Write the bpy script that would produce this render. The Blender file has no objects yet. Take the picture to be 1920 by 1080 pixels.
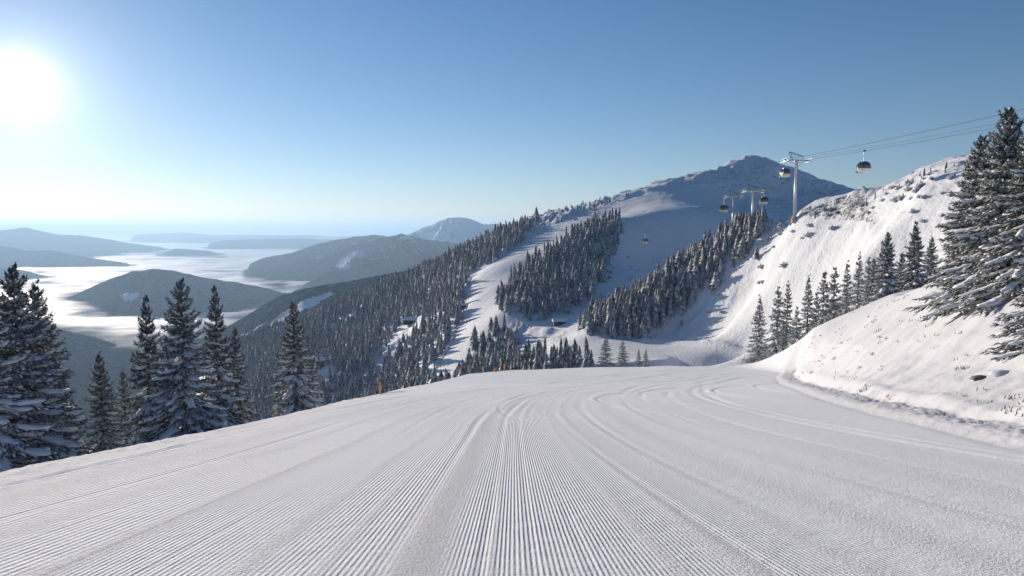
import bpy, math, random
import numpy as np
from math import radians, sin, cos, pi

scene = bpy.context.scene
rng = np.random.default_rng(7)
random.seed(7)

# ------------------------------------------------------------------ camera, sky, sun, exposure
F = 1280.0                       # focal length in photograph pixels (1920 wide) = 24 mm
HORIZON = 430.0
PITCH = math.atan((540 - HORIZON) / F)
EYE = 1.7
cam_data = bpy.data.cameras.new("camera")
cam_data.lens = 24.0
cam_data.sensor_width = 36.0
cam_data.clip_start = 0.1
cam_data.clip_end = 600000
cam = bpy.data.objects.new("camera", cam_data)
scene.collection.objects.link(cam)
cam.location = (0, 0, EYE)
cam.rotation_euler = (pi / 2 - PITCH, 0, 0)
scene.camera = cam

SUN_EL = radians(9.6)
SUN_AZ = radians(-35.2)          # from +Y, positive towards +X
SUN_DIR = np.array([sin(SUN_AZ) * cos(SUN_EL), cos(SUN_AZ) * cos(SUN_EL), sin(SUN_EL)])

world = bpy.data.worlds.new("World")
scene.world = world
world.use_nodes = True
wn, wl = world.node_tree.nodes, world.node_tree.links
wn.clear()
w_out = wn.new("ShaderNodeOutputWorld")
w_bg = wn.new("ShaderNodeBackground")
sky = wn.new("ShaderNodeTexSky")
sky.sky_type = 'NISHITA'
sky.sun_disc = False
sky.sun_elevation = SUN_EL
sky.sun_rotation = SUN_AZ
sky.altitude = 1800
sky.air_density = 1.0
sky.dust_density = 0.16
sky.ozone_density = 2.5
w_bg.inputs["Strength"].default_value = 0.09
w_tint = wn.new("ShaderNodeMix"); w_tint.data_type = 'RGBA'; w_tint.blend_type = 'MULTIPLY'; w_tint.inputs[0].default_value = 1.0
w_tc0 = wn.new("ShaderNodeTexCoord"); w_sep = wn.new("ShaderNodeSeparateXYZ"); w_ramp = wn.new("ShaderNodeValToRGB")
wl.new(w_tc0.outputs["Generated"], w_sep.inputs[0]); wl.new(w_sep.outputs["Z"], w_ramp.inputs[0])
w_ramp.color_ramp.elements[0].position = 0.0; w_ramp.color_ramp.elements[0].color = (1.05, 0.95, 0.98, 1)
w_ramp.color_ramp.elements[1].position = 0.36; w_ramp.color_ramp.elements[1].color = (0.62, 0.86, 1.0, 1)
wl.new(w_ramp.outputs[0], w_tint.inputs[7])
wl.new(sky.outputs[0], w_tint.inputs[6]); wl.new(w_tint.outputs[2], w_bg.inputs["Color"])
# the glow of the sun's aureole, by direction only
w_tc = wn.new("ShaderNodeTexCoord")
w_dot = wn.new("ShaderNodeVectorMath"); w_dot.operation = 'DOT_PRODUCT'
w_nrm = wn.new("ShaderNodeVectorMath"); w_nrm.operation = 'NORMALIZE'
wl.new(w_tc.outputs["Generated"], w_nrm.inputs[0])
wl.new(w_nrm.outputs[0], w_dot.inputs[0])
w_dot.inputs[1].default_value = tuple(SUN_DIR)
w_mx = wn.new("ShaderNodeMath"); w_mx.operation = 'MAXIMUM'; w_mx.inputs[1].default_value = 0
wl.new(w_dot.outputs["Value"], w_mx.inputs[0])
acc = None
for power, gain in ((5000.0, 2.2), (1200.0, 0.35), (300.0, 0.22), (80.0, 0.10), (14.0, 0.04)):
    p_ = wn.new("ShaderNodeMath"); p_.operation = 'POWER'; p_.inputs[1].default_value = power
    wl.new(w_mx.outputs[0], p_.inputs[0])
    g_ = wn.new("ShaderNodeMath"); g_.operation = 'MULTIPLY'; g_.inputs[1].default_value = gain
    wl.new(p_.outputs[0], g_.inputs[0])
    if acc is None:
        acc = g_
    else:
        a_ = wn.new("ShaderNodeMath"); a_.operation = 'ADD'
        wl.new(acc.outputs[0], a_.inputs[0]); wl.new(g_.outputs[0], a_.inputs[1])
        acc = a_
w_bg2 = wn.new("ShaderNodeBackground")
w_bg2.inputs["Color"].default_value = (1.0, 0.93, 0.84, 1)
wl.new(acc.outputs[0], w_bg2.inputs["Strength"])
w_add = wn.new("ShaderNodeAddShader")
wl.new(w_bg.outputs[0], w_add.inputs[0]); wl.new(w_bg2.outputs[0], w_add.inputs[1])
wl.new(w_add.outputs[0], w_out.inputs["Surface"])

sun_data = bpy.data.lights.new("sun", 'SUN')
sun_data.energy = 5.0
sun_data.angle = radians(0.5)
sun_data.color = (1.0, 0.875, 0.74)
sun = bpy.data.objects.new("sun", sun_data)
scene.collection.objects.link(sun)
from mathutils import Vector, Matrix
sun.rotation_euler = Vector(tuple(SUN_DIR)).to_track_quat('Z', 'Y').to_euler()

scene.view_settings.view_transform = 'Standard'
scene.view_settings.look = 'None'
scene.view_settings.exposure = 0.36
scene.view_settings.gamma = 1.0
scene.render.engine = 'CYCLES'
scene.cycles.max_bounces = 6
scene.cycles.diffuse_bounces = 3
scene.cycles.glossy_bounces = 2
scene.cycles.transparent_max_bounces = 12
scene.cycles.volume_bounces = 0
scene.cycles.sample_clamp_indirect = 8

# ------------------------------------------------------------------ projection helpers
CP, SP = cos(PITCH), sin(PITCH)

def pix(u, v, d):
    """photograph pixel and forward distance -> world point"""
    cx = (u - 960.0) / F; cy = (540.0 - v) / F
    yy = CP + cy * SP; zz = -SP + cy * CP
    t = d / yy
    return (cx * t, d, EYE + zz * t)

def proj(P):
    P = np.asarray(P, float)
    x, y, z = P[..., 0], P[..., 1], P[..., 2] - EYE
    f = y * CP - z * SP
    up = y * SP + z * CP
    return 960 + F * x / f, 540 - F * up / f

def in_poly(u, v, poly):
    inside = np.zeros(u.shape, bool)
    n = len(poly)
    for i in range(n):
        x1, y1 = poly[i]; x2, y2 = poly[(i + 1) % n]
        c = ((y1 > v) != (y2 > v))
        xi = (x2 - x1) * (v - y1) / ((y2 - y1) if y2 != y1 else 1e-9) + x1
        inside ^= c & (u < xi)
    return inside

# ------------------------------------------------------------------ noise
_perm = np.random.default_rng(3).permutation(1024)
_grad = np.random.default_rng(4).uniform(0, 2 * pi, 1024)
_gx, _gy = np.cos(_grad), np.sin(_grad)

def perlin(x, y, seed=0):
    x = np.asarray(x, float) + seed * 37.17; y = np.asarray(y, float) + seed * 91.7
    xi = np.floor(x).astype(np.int64); yi = np.floor(y).astype(np.int64)
    xf = x - xi; yf = y - yi
    def g(ix, iy, dx, dy):
        h = _perm[(_perm[ix & 1023] + iy) & 1023]
        return _gx[h] * dx + _gy[h] * dy
    u = xf * xf * xf * (xf * (xf * 6 - 15) + 10); v = yf * yf * yf * (yf * (yf * 6 - 15) + 10)
    a = g(xi, yi, xf, yf); b = g(xi + 1, yi, xf - 1, yf)
    c = g(xi, yi + 1, xf, yf - 1); d = g(xi + 1, yi + 1, xf - 1, yf - 1)
    return (a + u * (b - a) + v * ((c + u * (d - c)) - (a + u * (b - a)))) * 1.5

def fbm(x, y, octv=4, seed=0, gain=0.5):
    s = 0; a = 1.0; f = 1.0
    for o in range(octv):
        s = s + a * perlin(x * f, y * f, seed + o * 7)
        a *= gain; f *= 2.03
    return s

def ridged(x, y, octv=4, seed=0):
    s = 0; a = 1.0; f = 1.0
    for o in range(octv):
        s = s + a * (1 - 2 * np.abs(perlin(x * f, y * f, seed + o * 7)))
        a *= 0.5; f *= 2.1
    return s

def sstep(a, b, x):
    t = np.clip((x - a) / (b - a), 0, 1)
    return t * t * (3 - 2 * t)

# ------------------------------------------------------------------ the near ground
IN_Y = [-20, 5, 13.7, 21, 31.5, 56, 70, 80, 98, 115]
IN_X = [8.6, 9.4, 10.3, 12.1, 14.8, 22.6, 27.5, 32, 44, 60]

def in_edge(y):
    return np.interp(y, IN_Y, IN_X)

def near_z(x, y):
    x = np.asarray(x, float); y = np.asarray(y, float)
    yy = np.minimum(y, 60) ; z = -0.2 * yy - 0.163 * np.clip(y - 60, 0, None)
    z = z - 0.05 * sstep(20, 60, y) * np.clip(-2 - x, 0, 8) * 0.1
    yc = np.interp(x, [-8, -5, 0, 12, 40, 60], [57, 78, 88, 96, 103, 106])
    e = np.maximum(-8.0 + 0.35 * perlin(y * 0.12, y * 0 + 3.3) - x, y - yc)
    e = np.clip(e + 1.5, 0, None)
    z = z - 0.34 * (np.sqrt(e * e + 9) - 3)
    # the cut bank on the inner side of the turn
    dI = x - in_edge(y)
    k1 = np.interp(y, [8, 30, 55, 80], [0.42, 0.36, 0.72, 0.72])
    h = 0.10 * np.clip(dI, 0, 1.8) + k1 * np.clip(dI - 1.8, 0, 3.2) * 1.42 + 0.74 * np.clip(dI - 5, 0, 7) + 0.12 * np.clip(dI - 12, 0, 8) - 0.25 * np.clip(dI - 20, 0, 60)
    h = h * (1 - 0.25 * np.exp(-((y - 20) / 9) ** 2))
    berm = 0.07 * np.exp(-((dI - 0.6) / 0.5) ** 2) - 0.07 * np.exp(-((dI + 0.1) / 0.35) ** 2) + 0.10 * np.exp(-((dI - 2.4) / 0.35) ** 2) - 0.05 * np.exp(-((dI - 1.8) / 0.25) ** 2)
    b = sstep(0, 2.5, dI)
    rough = 0.15 * fbm(x * 0.3, y * 0.3, 3, 5) + 0.022 * fbm(x * 1.6, y * 1.6, 3, 9)
    rough = rough + 0.022 * np.clip(ridged(x * 1.3 - y * 0.4, y * 1.0 + x * 0.5, 3, 12), 0, 2)
    z = z + h + berm * sstep(-1.0, 0.4, dI) + b * rough
    # lumpy broken snow along the foot of the bank
    foot = np.exp(-((dI - 1.2) / 1.0) ** 2)
    z = z + foot * 0.085 * np.abs(fbm(x * 3.0, y * 2.2, 3, 22))
    # piste undulation
    z = z + (1 - b) * (0.05 * fbm(x * 0.12, y * 0.07, 2, 31))
    el = np.clip(-6.2 - x, 0, 1.5) / 1.5
    z = z + el * (0.03 * fbm(x * 3, y * 3, 3, 41) + 0.05 * np.abs(perlin(x * 0.9, y * 0.35, 44)))
    return z

# ------------------------------------------------------------------ the wide terrain: thin-plate surface through surveyed points
ridgeE = [(455, 642, 1000), (567, 607, 950), (630, 580, 900), (696, 552, 860), (770, 519, 830), (844, 496, 800),
          (918, 459, 760), (960, 441, 740), (1000, 415, 720), (1080, 391, 680), (1150, 374, 650), (1200, 358, 655),
          (1260, 337, 680), (1330, 317, 720), (1400, 298, 770), (1440, 305, 775), (1500, 326, 775), (1590, 361, 760), (1700, 400, 740)]
ctrl = [
    # valley and foot of the central mountain
    (560, 800, 420), (700, 775, 390), (830, 700, 370), (930, 664, 350), (1000, 632, 345), (1050, 608, 345),
    (1110, 572, 370), (1200, 508, 430), (1300, 442, 500), (1400, 404, 560), (1500, 388, 610), (1600, 378, 650),
    (500, 900, 200), (600, 850, 200), (700, 800, 200), (500, 860, 300), (620, 815, 320), (400, 900, 300), (480, 720, 600), (480, 675, 800), (520, 760, 500), (820, 760, 200), (420, 800, 450),
    # left piste
    (850, 640, 400), (880, 570, 450), (905, 515, 500), (1000, 462, 550), (1100, 412, 585), (1180, 385, 600), (1250, 360, 620),
    (1300, 358, 625), (1370, 370, 640),
    # rib with the middle wood
    (940, 590, 380), (1060, 445, 545), (1150, 402, 580), (1050, 530, 430), (1130, 500, 445), (1165, 440, 500), (1000, 500, 480),
    # big left wood
    (600, 700, 520), (700, 650, 560), (700, 595, 700), (800, 560, 600), (850, 522, 590), (600, 640, 720), (800, 640, 470),
    # summit dome
    (1400, 335, 690), (1500, 362, 690), (1330, 338, 670),
    # lower valley with the road and the mound
    (1050, 708, 220), (950, 714, 230), (850, 745, 250), (750, 780, 280),
    (1135, 694, 205), (1200, 692, 205), (1250, 686, 205), (1250, 650, 249), (1330, 664, 228), (1180, 640, 268), (1100, 632, 285),
    (1400, 684, 205), (1400, 672, 219), (1470, 676, 190), (1540, 668, 165),
    # right ridge: crest
    (1100, 612, 314), (1200, 568, 300), (1300, 500, 302), (1400, 428, 286), (1500, 400, 250), (1600, 379, 228), (1700, 339, 208),
    (1800, 299, 190), (1900, 272, 180), (2050, 240, 170),
    # right ridge: face and foot
    (1200, 632, 280), (1300, 560, 285), (1400, 560, 256), (1500, 520, 222), (1430, 646, 196), (1500, 645, 170), (1250, 702, 150), (1350, 702, 150), (1410, 699, 160), (1200, 712, 180), (1300, 700, 180), (1450, 692, 150), (1380, 694, 185),
    (1560, 640, 140), (1640, 606, 118), (1700, 590, 110), (1600, 500, 175), (1700, 450, 165), (1800, 400, 155), (1650, 560, 132),
    (1800, 520, 118), (1900, 420, 130),
]
CT = [pix(*c) for c in ctrl + ridgeE]
for (u, v, d) in ridgeE:                                   # back side of the mountain
    x, y, z = pix(u, v, d); CT.append((x * 1.28, y * 1.28, z - 105))
for (u, v, d) in [(1300, 500, 302), (1400, 428, 286), (1500, 400, 250), (1600, 379, 228), (1700, 339, 208), (1800, 299, 190), (1900, 272, 180)]:
    x, y, z = pix(u, v, d); CT.append((x + 18, y + 62, z - 20)); CT.append((x + 40, y + 170, z - 42))
CT += [(-60, 60, -30), (-120, 160, -80), (-200, 300, -135), (-350, 600, -230), (-550, 900, -330), (-700, 1250, -400), (-300, 1400, -330),
       (-250, 100, -130), (-500, 300, -240), (-900, 600, -380), (100, 1500, -150), (600, 1500, -60), (1100, 1300, 20),
       (150, 60, 18), (300, 150, 45), (600, 400, 60), (1000, 700, 60), (90, 20, 12), (50, -20, 8)]
for (x, y) in [(-60, 20), (-30, 20), (-30, 60), (-12, 90), (-20, 120), (0, 120), (15, 125), (35, 125), (30, 60), (42, 75), (40, 40),
               (20, 100), (45, 88), (-45, 95), (0, 60), (0, 20), (30, 15)]:
    CT.append((x, y, float(near_z(x, y))))
CT = np.array(CT)
SC = 300.0
def _phi(r2):
    return 0.5 * r2 * np.log(r2 + 1e-12)
def _tps_fit(P):
    n = len(P)
    X = P[:, :2] / SC
    K = _phi(((X[:, None] - X[None]) ** 2).sum(-1)) + np.eye(n) * 1e-5
    A = np.zeros((n + 3, n + 3)); A[:n, :n] = K
    A[:n, n] = 1; A[:n, n + 1:] = X; A[n, :n] = 1; A[n + 1:, :n] = X.T
    b = np.zeros(n + 3); b[:n] = P[:, 2]
    return X, np.linalg.solve(A, b)
_TX, _TW = _tps_fit(CT)
def tps(x, y):
    x = np.asarray(x, float) / SC; y = np.asarray(y, float) / SC
    out = _TW[-3] + _TW[-2] * x + _TW[-1] * y
    for (cx, cy), w in zip(_TX, _TW[:-3]):
        out = out + w * _phi((x - cx) ** 2 + (y - cy) ** 2)
    return out

ROAD_EDGE = [pix(*c) for c in ((1085, 622, 302), (1150, 634, 282), (1230, 642, 262), (1330, 652, 236), (1400, 662, 218), (1470, 666, 196), (1540, 660, 168))]
def terrain_z(x, y):
    x = np.asarray(x, float); y = np.asarray(y, float)
    r = np.hypot(x, y); az = np.degrees(np.arctan2(x, y))
    inner = np.interp(az, [-60, -20, 14, 24, 60], [95, 112, 118, 74, 52])
    w = sstep(0, 1, (r - inner) / (inner * 0.28))
    far = np.zeros_like(r)
    m = w > 0
    if m.any():
        f = tps(x[m], y[m])
        rr = r[m]
        u, v = proj(np.stack([x[m], np.maximum(y[m], 1), f], -1))
        amp = np.clip((rr - 90) / 500, 0, 1)
        piste = groomed_far(u, v, rr)
        n1 = fbm(x[m] / 70, y[m] / 70, 4, 51) * 7.0 * amp
        n2 = fbm(x[m] / 14, y[m] / 14, 4, 61) * 1.1
        n3 = np.clip(ridged(x[m] / 22, y[m] / 22, 3, 71), 0, 2) * 0.8
        krum = 0.65 * in_poly(u, v, KRUM1) + 0.8 * in_poly(u, v, KRUM2) + 0.5 * in_poly(u, v, KRUM3) + 0.9 * in_poly(u, v, KRUM4)
        n4 = np.clip(fbm(x[m] / 4.5, y[m] / 4.5, 3, 75) + 0.15, 0, 2) * 1.5 + np.clip(fbm(x[m] / 15, y[m] / 15, 2, 77), -1, 1) * 1.6
        n2 = n2 + krum * n4
        f = f + (n1 * 0.6 + (n2 + n3) * np.clip(rr / 400, 0.25, 1.3)) * (1 - 0.92 * piste)
        xm, ym = x[m], y[m]
        mx_, my_, _ = pix(1150, 684, 226)
        el = np.hypot((xm - mx_) / 21.0, (ym - my_) / 15.0)
        f = f + 1.7 * sstep(1.08, 0.86, el)
        dmin = np.full(xm.shape, 1e9); side = np.zeros(xm.shape)
        for p, q in zip(ROAD_EDGE[:-1], ROAD_EDGE[1:]):
            ex, ey = q[0] - p[0], q[1] - p[1]; L2 = ex * ex + ey * ey
            t = np.clip(((xm - p[0]) * ex + (ym - p[1]) * ey) / L2, 0, 1)
            dd = np.hypot(xm - p[0] - t * ex, ym - p[1] - t * ey)
            cr = ex * (ym - p[1]) - ey * (xm - p[0])
            k = dd < dmin
            side = np.where(k, np.sign(cr), side); dmin = np.where(k, dd, dmin)
        f = f + 1.3 * np.exp(-(np.clip(dmin * side, -20, 60) - 1.5) ** 2 / 3.0) * (dmin < 20)
        far[m] = f
    return np.where(w >= 1, far, (1 - w) * near_z(x, y) + w * far)

KRUM1 = [(1400, 450), (1500, 398), (1850, 280), (1860, 350), (1700, 385), (1640, 405), (1560, 440), (1520, 480), (1440, 500), (1330, 600), (1280, 610), (1400, 470)]
KRUM2 = [(1560, 450), (1700, 395), (1800, 380), (1850, 420), (1800, 470), (1600, 500)]
KRUM3 = [(1230, 350), (1400, 290), (1620, 360), (1640, 420), (1400, 395), (1330, 352)]
KRUM4 = [(880, 480), (1000, 400), (1150, 365), (1120, 402), (1000, 445), (930, 490)]
PISTE_POLYS = [
    [(800, 720), (850, 640), (868, 565), (885, 515), (930, 490), (1010, 432), (1100, 395), (1180, 372), (1260, 348), (1330, 352), (1400, 372),
     (1400, 400), (1300, 440), (1200, 508), (1150, 560), (1100, 604), (1080, 625), (960, 610), (905, 640), (860, 690), (850, 760)],
    [(1060, 608), (1120, 630), (1250, 640), (1400, 655), (1560, 650), (1560, 720), (1060, 720)],
    [(1400, 640), (1450, 560), (1560, 470), (1800, 370), (1800, 420), (1600, 540), (1480, 650)],
]
def groomed_far(u, v, r):
    m = np.zeros(u.shape)
    for p in PISTE_POLYS[:2]:
        m = np.maximum(m, in_poly(u, v, p).astype(float))
    return m * 0.9 + in_poly(u, v, PISTE_POLYS[2]) * 0.5 * (m < .5)

# ------------------------------------------------------------------ materials
def new_mat(name):
    m = bpy.data.materials.new(name); m.use_nodes = True
    nt = m.node_tree
    return m, nt.nodes, nt.links, nt.nodes["Principled BSDF"]

def simple(name, col, rough=0.6, metal=0.0, var=0.15, scale=8.0, bump=0.0):
    m, n, l, b = new_mat(name)
    b.inputs["Roughness"].default_value = rough; b.inputs["Metallic"].default_value = metal
    tc = n.new("ShaderNodeTexCoord"); nz = n.new("ShaderNodeTexNoise"); nz.inputs["Scale"].default_value = scale
    nz.inputs["Detail"].default_value = 4
    l.new(tc.outputs["Object"], nz.inputs["Vector"])
    mx = n.new("ShaderNodeMix"); mx.data_type = 'RGBA'
    mx.inputs[6].default_value = tuple(c * (1 - var) for c in col) + (1,)
    mx.inputs[7].default_value = tuple(min(1, c * (1 + var)) for c in col) + (1,)
    l.new(nz.outputs["Fac"], mx.inputs[0]); l.new(mx.outputs[2], b.inputs["Base Color"])
    if bump:
        bp = n.new("ShaderNodeBump"); bp.inputs["Strength"].default_value = bump; bp.inputs["Distance"].default_value = 0.05
        l.new(nz.outputs["Fac"], bp.inputs["Height"]); l.new(bp.outputs[0], b.inputs["Normal"])
    return m

def math_node(n, l, op, a, b=None, clamp=False):
    q = n.new("ShaderNodeMath"); q.operation = op; q.use_clamp = clamp
    for i, s in enumerate((a, b)):
        if s is None: continue
        if isinstance(s, (int, float)): q.inputs[i].default_value = s
        else: l.new(s, q.inputs[i])
    return q.outputs[0]

SNOW = (0.88, 0.88, 0.89)
def snow_mat(name, groomed=False):
    m, n, l, b = new_mat(name)
    b.inputs["Base Color"].default_value = SNOW + (1,)
    b.inputs["Roughness"].default_value = 0.85
    b.inputs["Specular IOR Level"].default_value = 0.06
    geo = n.new("ShaderNodeNewGeometry")
    def noise(scale, detail=4, rough=0.6):
        q = n.new("ShaderNodeTexNoise"); q.inputs["Scale"].default_value = scale
        q.inputs["Detail"].default_value = detail; q.inputs["Roughness"].default_value = rough
        l.new(geo.outputs["Position"], q.inputs["Vector"]); return q.outputs["Fac"]
    if groomed:
        at = n.new("ShaderNodeAttribute"); at.attribute_name = "lane"
        cm = n.new("ShaderNodeAttribute"); cm.attribute_name = "cord"
        rg = n.new("ShaderNodeAttribute"); rg.attribute_name = "crumb"
        ph = math_node(n, l, 'MULTIPLY', at.outputs["Fac"], 2 * pi / 0.037)
        wob = math_node(n, l, 'MULTIPLY', noise(2.5, 2), 0.9)
        ph = math_node(n, l, 'ADD', ph, wob)
        sn = math_node(n, l, 'SINE', ph)
        brk = noise(9.0, 3)
        brk = math_node(n, l, 'MULTIPLY', math_node(n, l, 'SUBTRACT', brk, 0.25, True), 2.2, True)
        cord = math_node(n, l, 'MULTIPLY', math_node(n, l, 'MULTIPLY', sn, cm.outputs["Fac"]), math_node(n, l, 'ADD', brk, 0.25))
        cord = math_node(n, l, 'MULTIPLY', cord, 0.0072)
        lump = math_node(n, l, 'POWER', noise(30.0, 4, 0.65), 2.0)
        lump = math_node(n, l, 'MULTIPLY', math_node(n, l, 'MULTIPLY', lump, rg.outputs["Fac"]), 0.056)
        grain = math_node(n, l, 'ADD', math_node(n, l, 'MULTIPLY', noise(70.0, 4, 0.75), 0.009), math_node(n, l, 'MULTIPLY', noise(3.0, 5, 0.7), 0.03))
        h = math_node(n, l, 'ADD', math_node(n, l, 'ADD', cord, lump), grain)
        bp = n.new("ShaderNodeBump"); bp.inputs["Distance"].default_value = 1.0; bp.inputs["Strength"].default_value = 1.0
        l.new(h, bp.inputs["Height"]); l.new(bp.outputs[0], b.inputs["Normal"])
    else:
        h1 = math_node(n, l, 'MULTIPLY', noise(0.9, 6, 0.6), 0.09)
        h2 = math_node(n, l, 'MULTIPLY', noise(14.0, 4, 0.6), 0.016)
        bp = n.new("ShaderNodeBump"); bp.inputs["Distance"].default_value = 1.0; bp.inputs["Strength"].default_value = 0.8
        l.new(math_node(n, l, 'ADD', h1, h2), bp.inputs["Height"]); l.new(bp.outputs[0], b.inputs["Normal"])
    return m

M_PISTE = snow_mat("groomed_snow", True)
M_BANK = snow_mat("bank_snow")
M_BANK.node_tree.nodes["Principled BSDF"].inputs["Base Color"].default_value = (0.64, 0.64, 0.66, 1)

# mountain snow with wind-bared ground where the vertex mask says so
M_MOUNT, n, l, b = new_mat("mountain_snow")
b.inputs["Roughness"].default_value = 0.7; b.inputs["Specular IOR Level"].default_value = 0.15
geo = n.new("ShaderNodeNewGeometry")
nz = n.new("ShaderNodeTexNoise"); nz.inputs["Scale"].default_value = 0.8; nz.inputs["Detail"].default_value = 7; nz.inputs["Roughness"].default_value = 0.65
l.new(geo.outputs["Position"], nz.inputs["Vector"])
bare = n.new("ShaderNodeAttribute"); bare.attribute_name = "bare"
s1 = math_node(n, l, 'ADD', nz.outputs["Fac"], bare.outputs["Fac"])
s1 = math_node(n, l, 'MULTIPLY', math_node(n, l, 'SUBTRACT', s1, 0.83), 9.0, True)
mx = n.new("ShaderNodeMix"); mx.data_type = 'RGBA'
mx.inputs[6].default_value = (0.77, 0.78, 0.80, 1); mx.inputs[7].default_value = (0.16, 0.145, 0.13, 1)
l.new(s1, mx.inputs[0]); l.new(mx.outputs[2], b.inputs["Base Color"])
bp = n.new("ShaderNodeBump"); bp.inputs["Distance"].default_value = 1.2; bp.inputs["Strength"].default_value = 0.5
l.new(nz.outputs["Fac"], bp.inputs["Height"]); l.new(bp.outputs[0], b.inputs["Normal"])

def far_hill_mat(name, forest=(0.028, 0.042, 0.055), cell=18.0, bumpd=14.0):
    m, n, l, b = new_mat(name)
    b.inputs["Roughness"].default_value = 0.9; b.inputs["Specular IOR Level"].default_value = 0.0
    geo = n.new("ShaderNodeNewGeometry")
    vo = n.new("ShaderNodeTexVoronoi"); vo.inputs["Scale"].default_value = 1.0 / cell
    l.new(geo.outputs["Position"], vo.inputs["Vector"])
    nz = n.new("ShaderNodeTexNoise"); nz.inputs["Scale"].default_value = 0.006; nz.inputs["Detail"].default_value = 9; nz.inputs["Roughness"].default_value = 0.68
    l.new(geo.outputs["Position"], nz.inputs["Vector"])
    sm = n.new("ShaderNodeAttribute"); sm.attribute_name = "snow"
    s = math_node(n, l, 'ADD', math_node(n, l, 'MULTIPLY', nz.outputs["Fac"], 1.3), sm.outputs["Fac"])
    s = math_node(n, l, 'MULTIPLY', math_node(n, l, 'SUBTRACT', s, 1.05), 5.0, True)
    cr = n.new("ShaderNodeMix"); cr.data_type = 'RGBA'
    cr.inputs[6].default_value = tuple(c * 0.7 for c in forest) + (1,); cr.inputs[7].default_value = tuple(c * 2.3 for c in forest) + (1,)
    vs = n.new("ShaderNodeSeparateColor"); l.new(vo.outputs["Color"], vs.inputs[0])
    l.new(math_node(n, l, 'MULTIPLY', math_node(n, l, 'POWER', vs.outputs[0], 2.0), math_node(n, l, 'MULTIPLY', nz.outputs["Fac"], 1.8), True), cr.inputs[0])
    mx = n.new("ShaderNodeMix"); mx.data_type = 'RGBA'
    l.new(cr.outputs[2], mx.inputs[6]); mx.inputs[7].default_value = (0.8, 0.82, 0.85, 1)
    l.new(s, mx.inputs[0]); l.new(mx.outputs[2], b.inputs["Base Color"])
    bp = n.new("ShaderNodeBump"); bp.inputs["Distance"].default_value = bumpd; bp.inputs["Strength"].default_value = 0.7
    l.new(math_node(n, l, 'SUBTRACT', 1.0, vo.outputs["Distance"]), bp.inputs["Height"]); l.new(bp.outputs[0], b.inputs["Normal"])
    return m
M_HILL = far_hill_mat("forested_hill")
M_PEAK = far_hill_mat("alpine_rock_and_snow", (0.10, 0.10, 0.105), 60.0, 10.0)

def foliage_mat(name, frost, dark=(0.018, 0.028, 0.018), mid=(0.05, 0.065, 0.035), scale=1.4):
    m, n, l, b = new_mat(name)
    b.inputs["Roughness"].default_value = 0.7; b.inputs["Specular IOR Level"].default_value = 0.2
    geo = n.new("ShaderNodeNewGeometry"); oi = n.new("ShaderNodeObjectInfo")
    nz = n.new("ShaderNodeTexNoise"); nz.inputs["Scale"].default_value = scale; nz.inputs["Detail"].default_value = 5; nz.inputs["Roughness"].default_value = 0.7
    l.new(geo.outputs["Position"], nz.inputs["Vector"])
    c = n.new("ShaderNodeMix"); c.data_type = 'RGBA'; c.inputs[6].default_value = dark + (1,); c.inputs[7].default_value = mid + (1,)
    l.new(nz.outputs["Fac"], c.inputs[0])
    sp = n.new("ShaderNodeSeparateXYZ"); l.new(geo.outputs["True Normal"], sp.inputs[0])
    up = math_node(n, l, 'ABSOLUTE', sp.outputs["Z"])
    f = math_node(n, l, 'ADD', math_node(n, l, 'MULTIPLY', up, 0.45), nz.outputs["Fac"])
    f = math_node(n, l, 'MULTIPLY', math_node(n, l, 'SUBTRACT', f, 1.0 - frost), 4.0, True)
    mx = n.new("ShaderNodeMix"); mx.data_type = 'RGBA'
    l.new(f, mx.inputs[0]); l.new(c.outputs[2], mx.inputs[6]); mx.inputs[7].default_value = (0.72, 0.74, 0.77, 1)
    l.new(mx.outputs[2], b.inputs["Base Color"])
    return m
M_NEEDLE = foliage_mat("spruce_needles", 0.26, dark=(0.035, 0.045, 0.03), mid=(0.085, 0.095, 0.06), scale=5.0)
M_NEEDLE_MID = foliage_mat("frosted_spruce_needles", 0.34, dark=(0.035, 0.045, 0.035), mid=(0.08, 0.09, 0.065), scale=2.0)
M_NEEDLE_FAR = foliage_mat("distant_frosted_spruce", 0.54, dark=(0.045, 0.055, 0.055), mid=(0.10, 0.11, 0.10), scale=0.9)
M_SCRUB = foliage_mat("frosted_scrub", 0.70, dark=(0.04, 0.038, 0.03), mid=(0.09, 0.085, 0.07), scale=1.5)
M_TREESNOW = simple("branch_snow", (0.84, 0.85, 0.87), 0.9, var=0.03, scale=3, bump=0.3)
M_TREESNOW.node_tree.nodes["Principled BSDF"].inputs["Specular IOR Level"].default_value = 0.08
M_BARK = simple("spruce_bark", (0.075, 0.055, 0.045), 0.9, scale=20, var=0.4, bump=0.6)
M_ROCK = simple("bare_rock", (0.17, 0.15, 0.13), 0.9, scale=2.0, var=0.4, bump=0.7)
M_STEEL = simple("galvanised_steel", (0.50, 0.52, 0.53), 0.45, 0.35, var=0.12, scale=1.0)
M_DARKSTEEL = simple("dark_steel", (0.12, 0.13, 0.14), 0.5, 0.4)
M_CABIN = simple("cabin_light_panel", (0.62, 0.60, 0.56), 0.35, var=0.06, scale=1)
M_CABIN_DARK = simple("cabin_dark_panel", (0.045, 0.05, 0.06), 0.3, var=0.1, scale=1)
M_ORANGE = simple("orange_plastic", (0.75, 0.30, 0.03), 0.5, var=0.1)
M_CABLE = simple("weathered_cable", (0.07, 0.075, 0.085), 0.9)
M_GRASS = simple("dry_grass", (0.22, 0.16, 0.09), 0.9, var=0.3)
M_WOOD = simple("dark_timber", (0.05, 0.04, 0.035), 0.8, var=0.3, scale=2)
M_GLASS, n, l, b = new_mat("tinted_glass")
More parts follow.
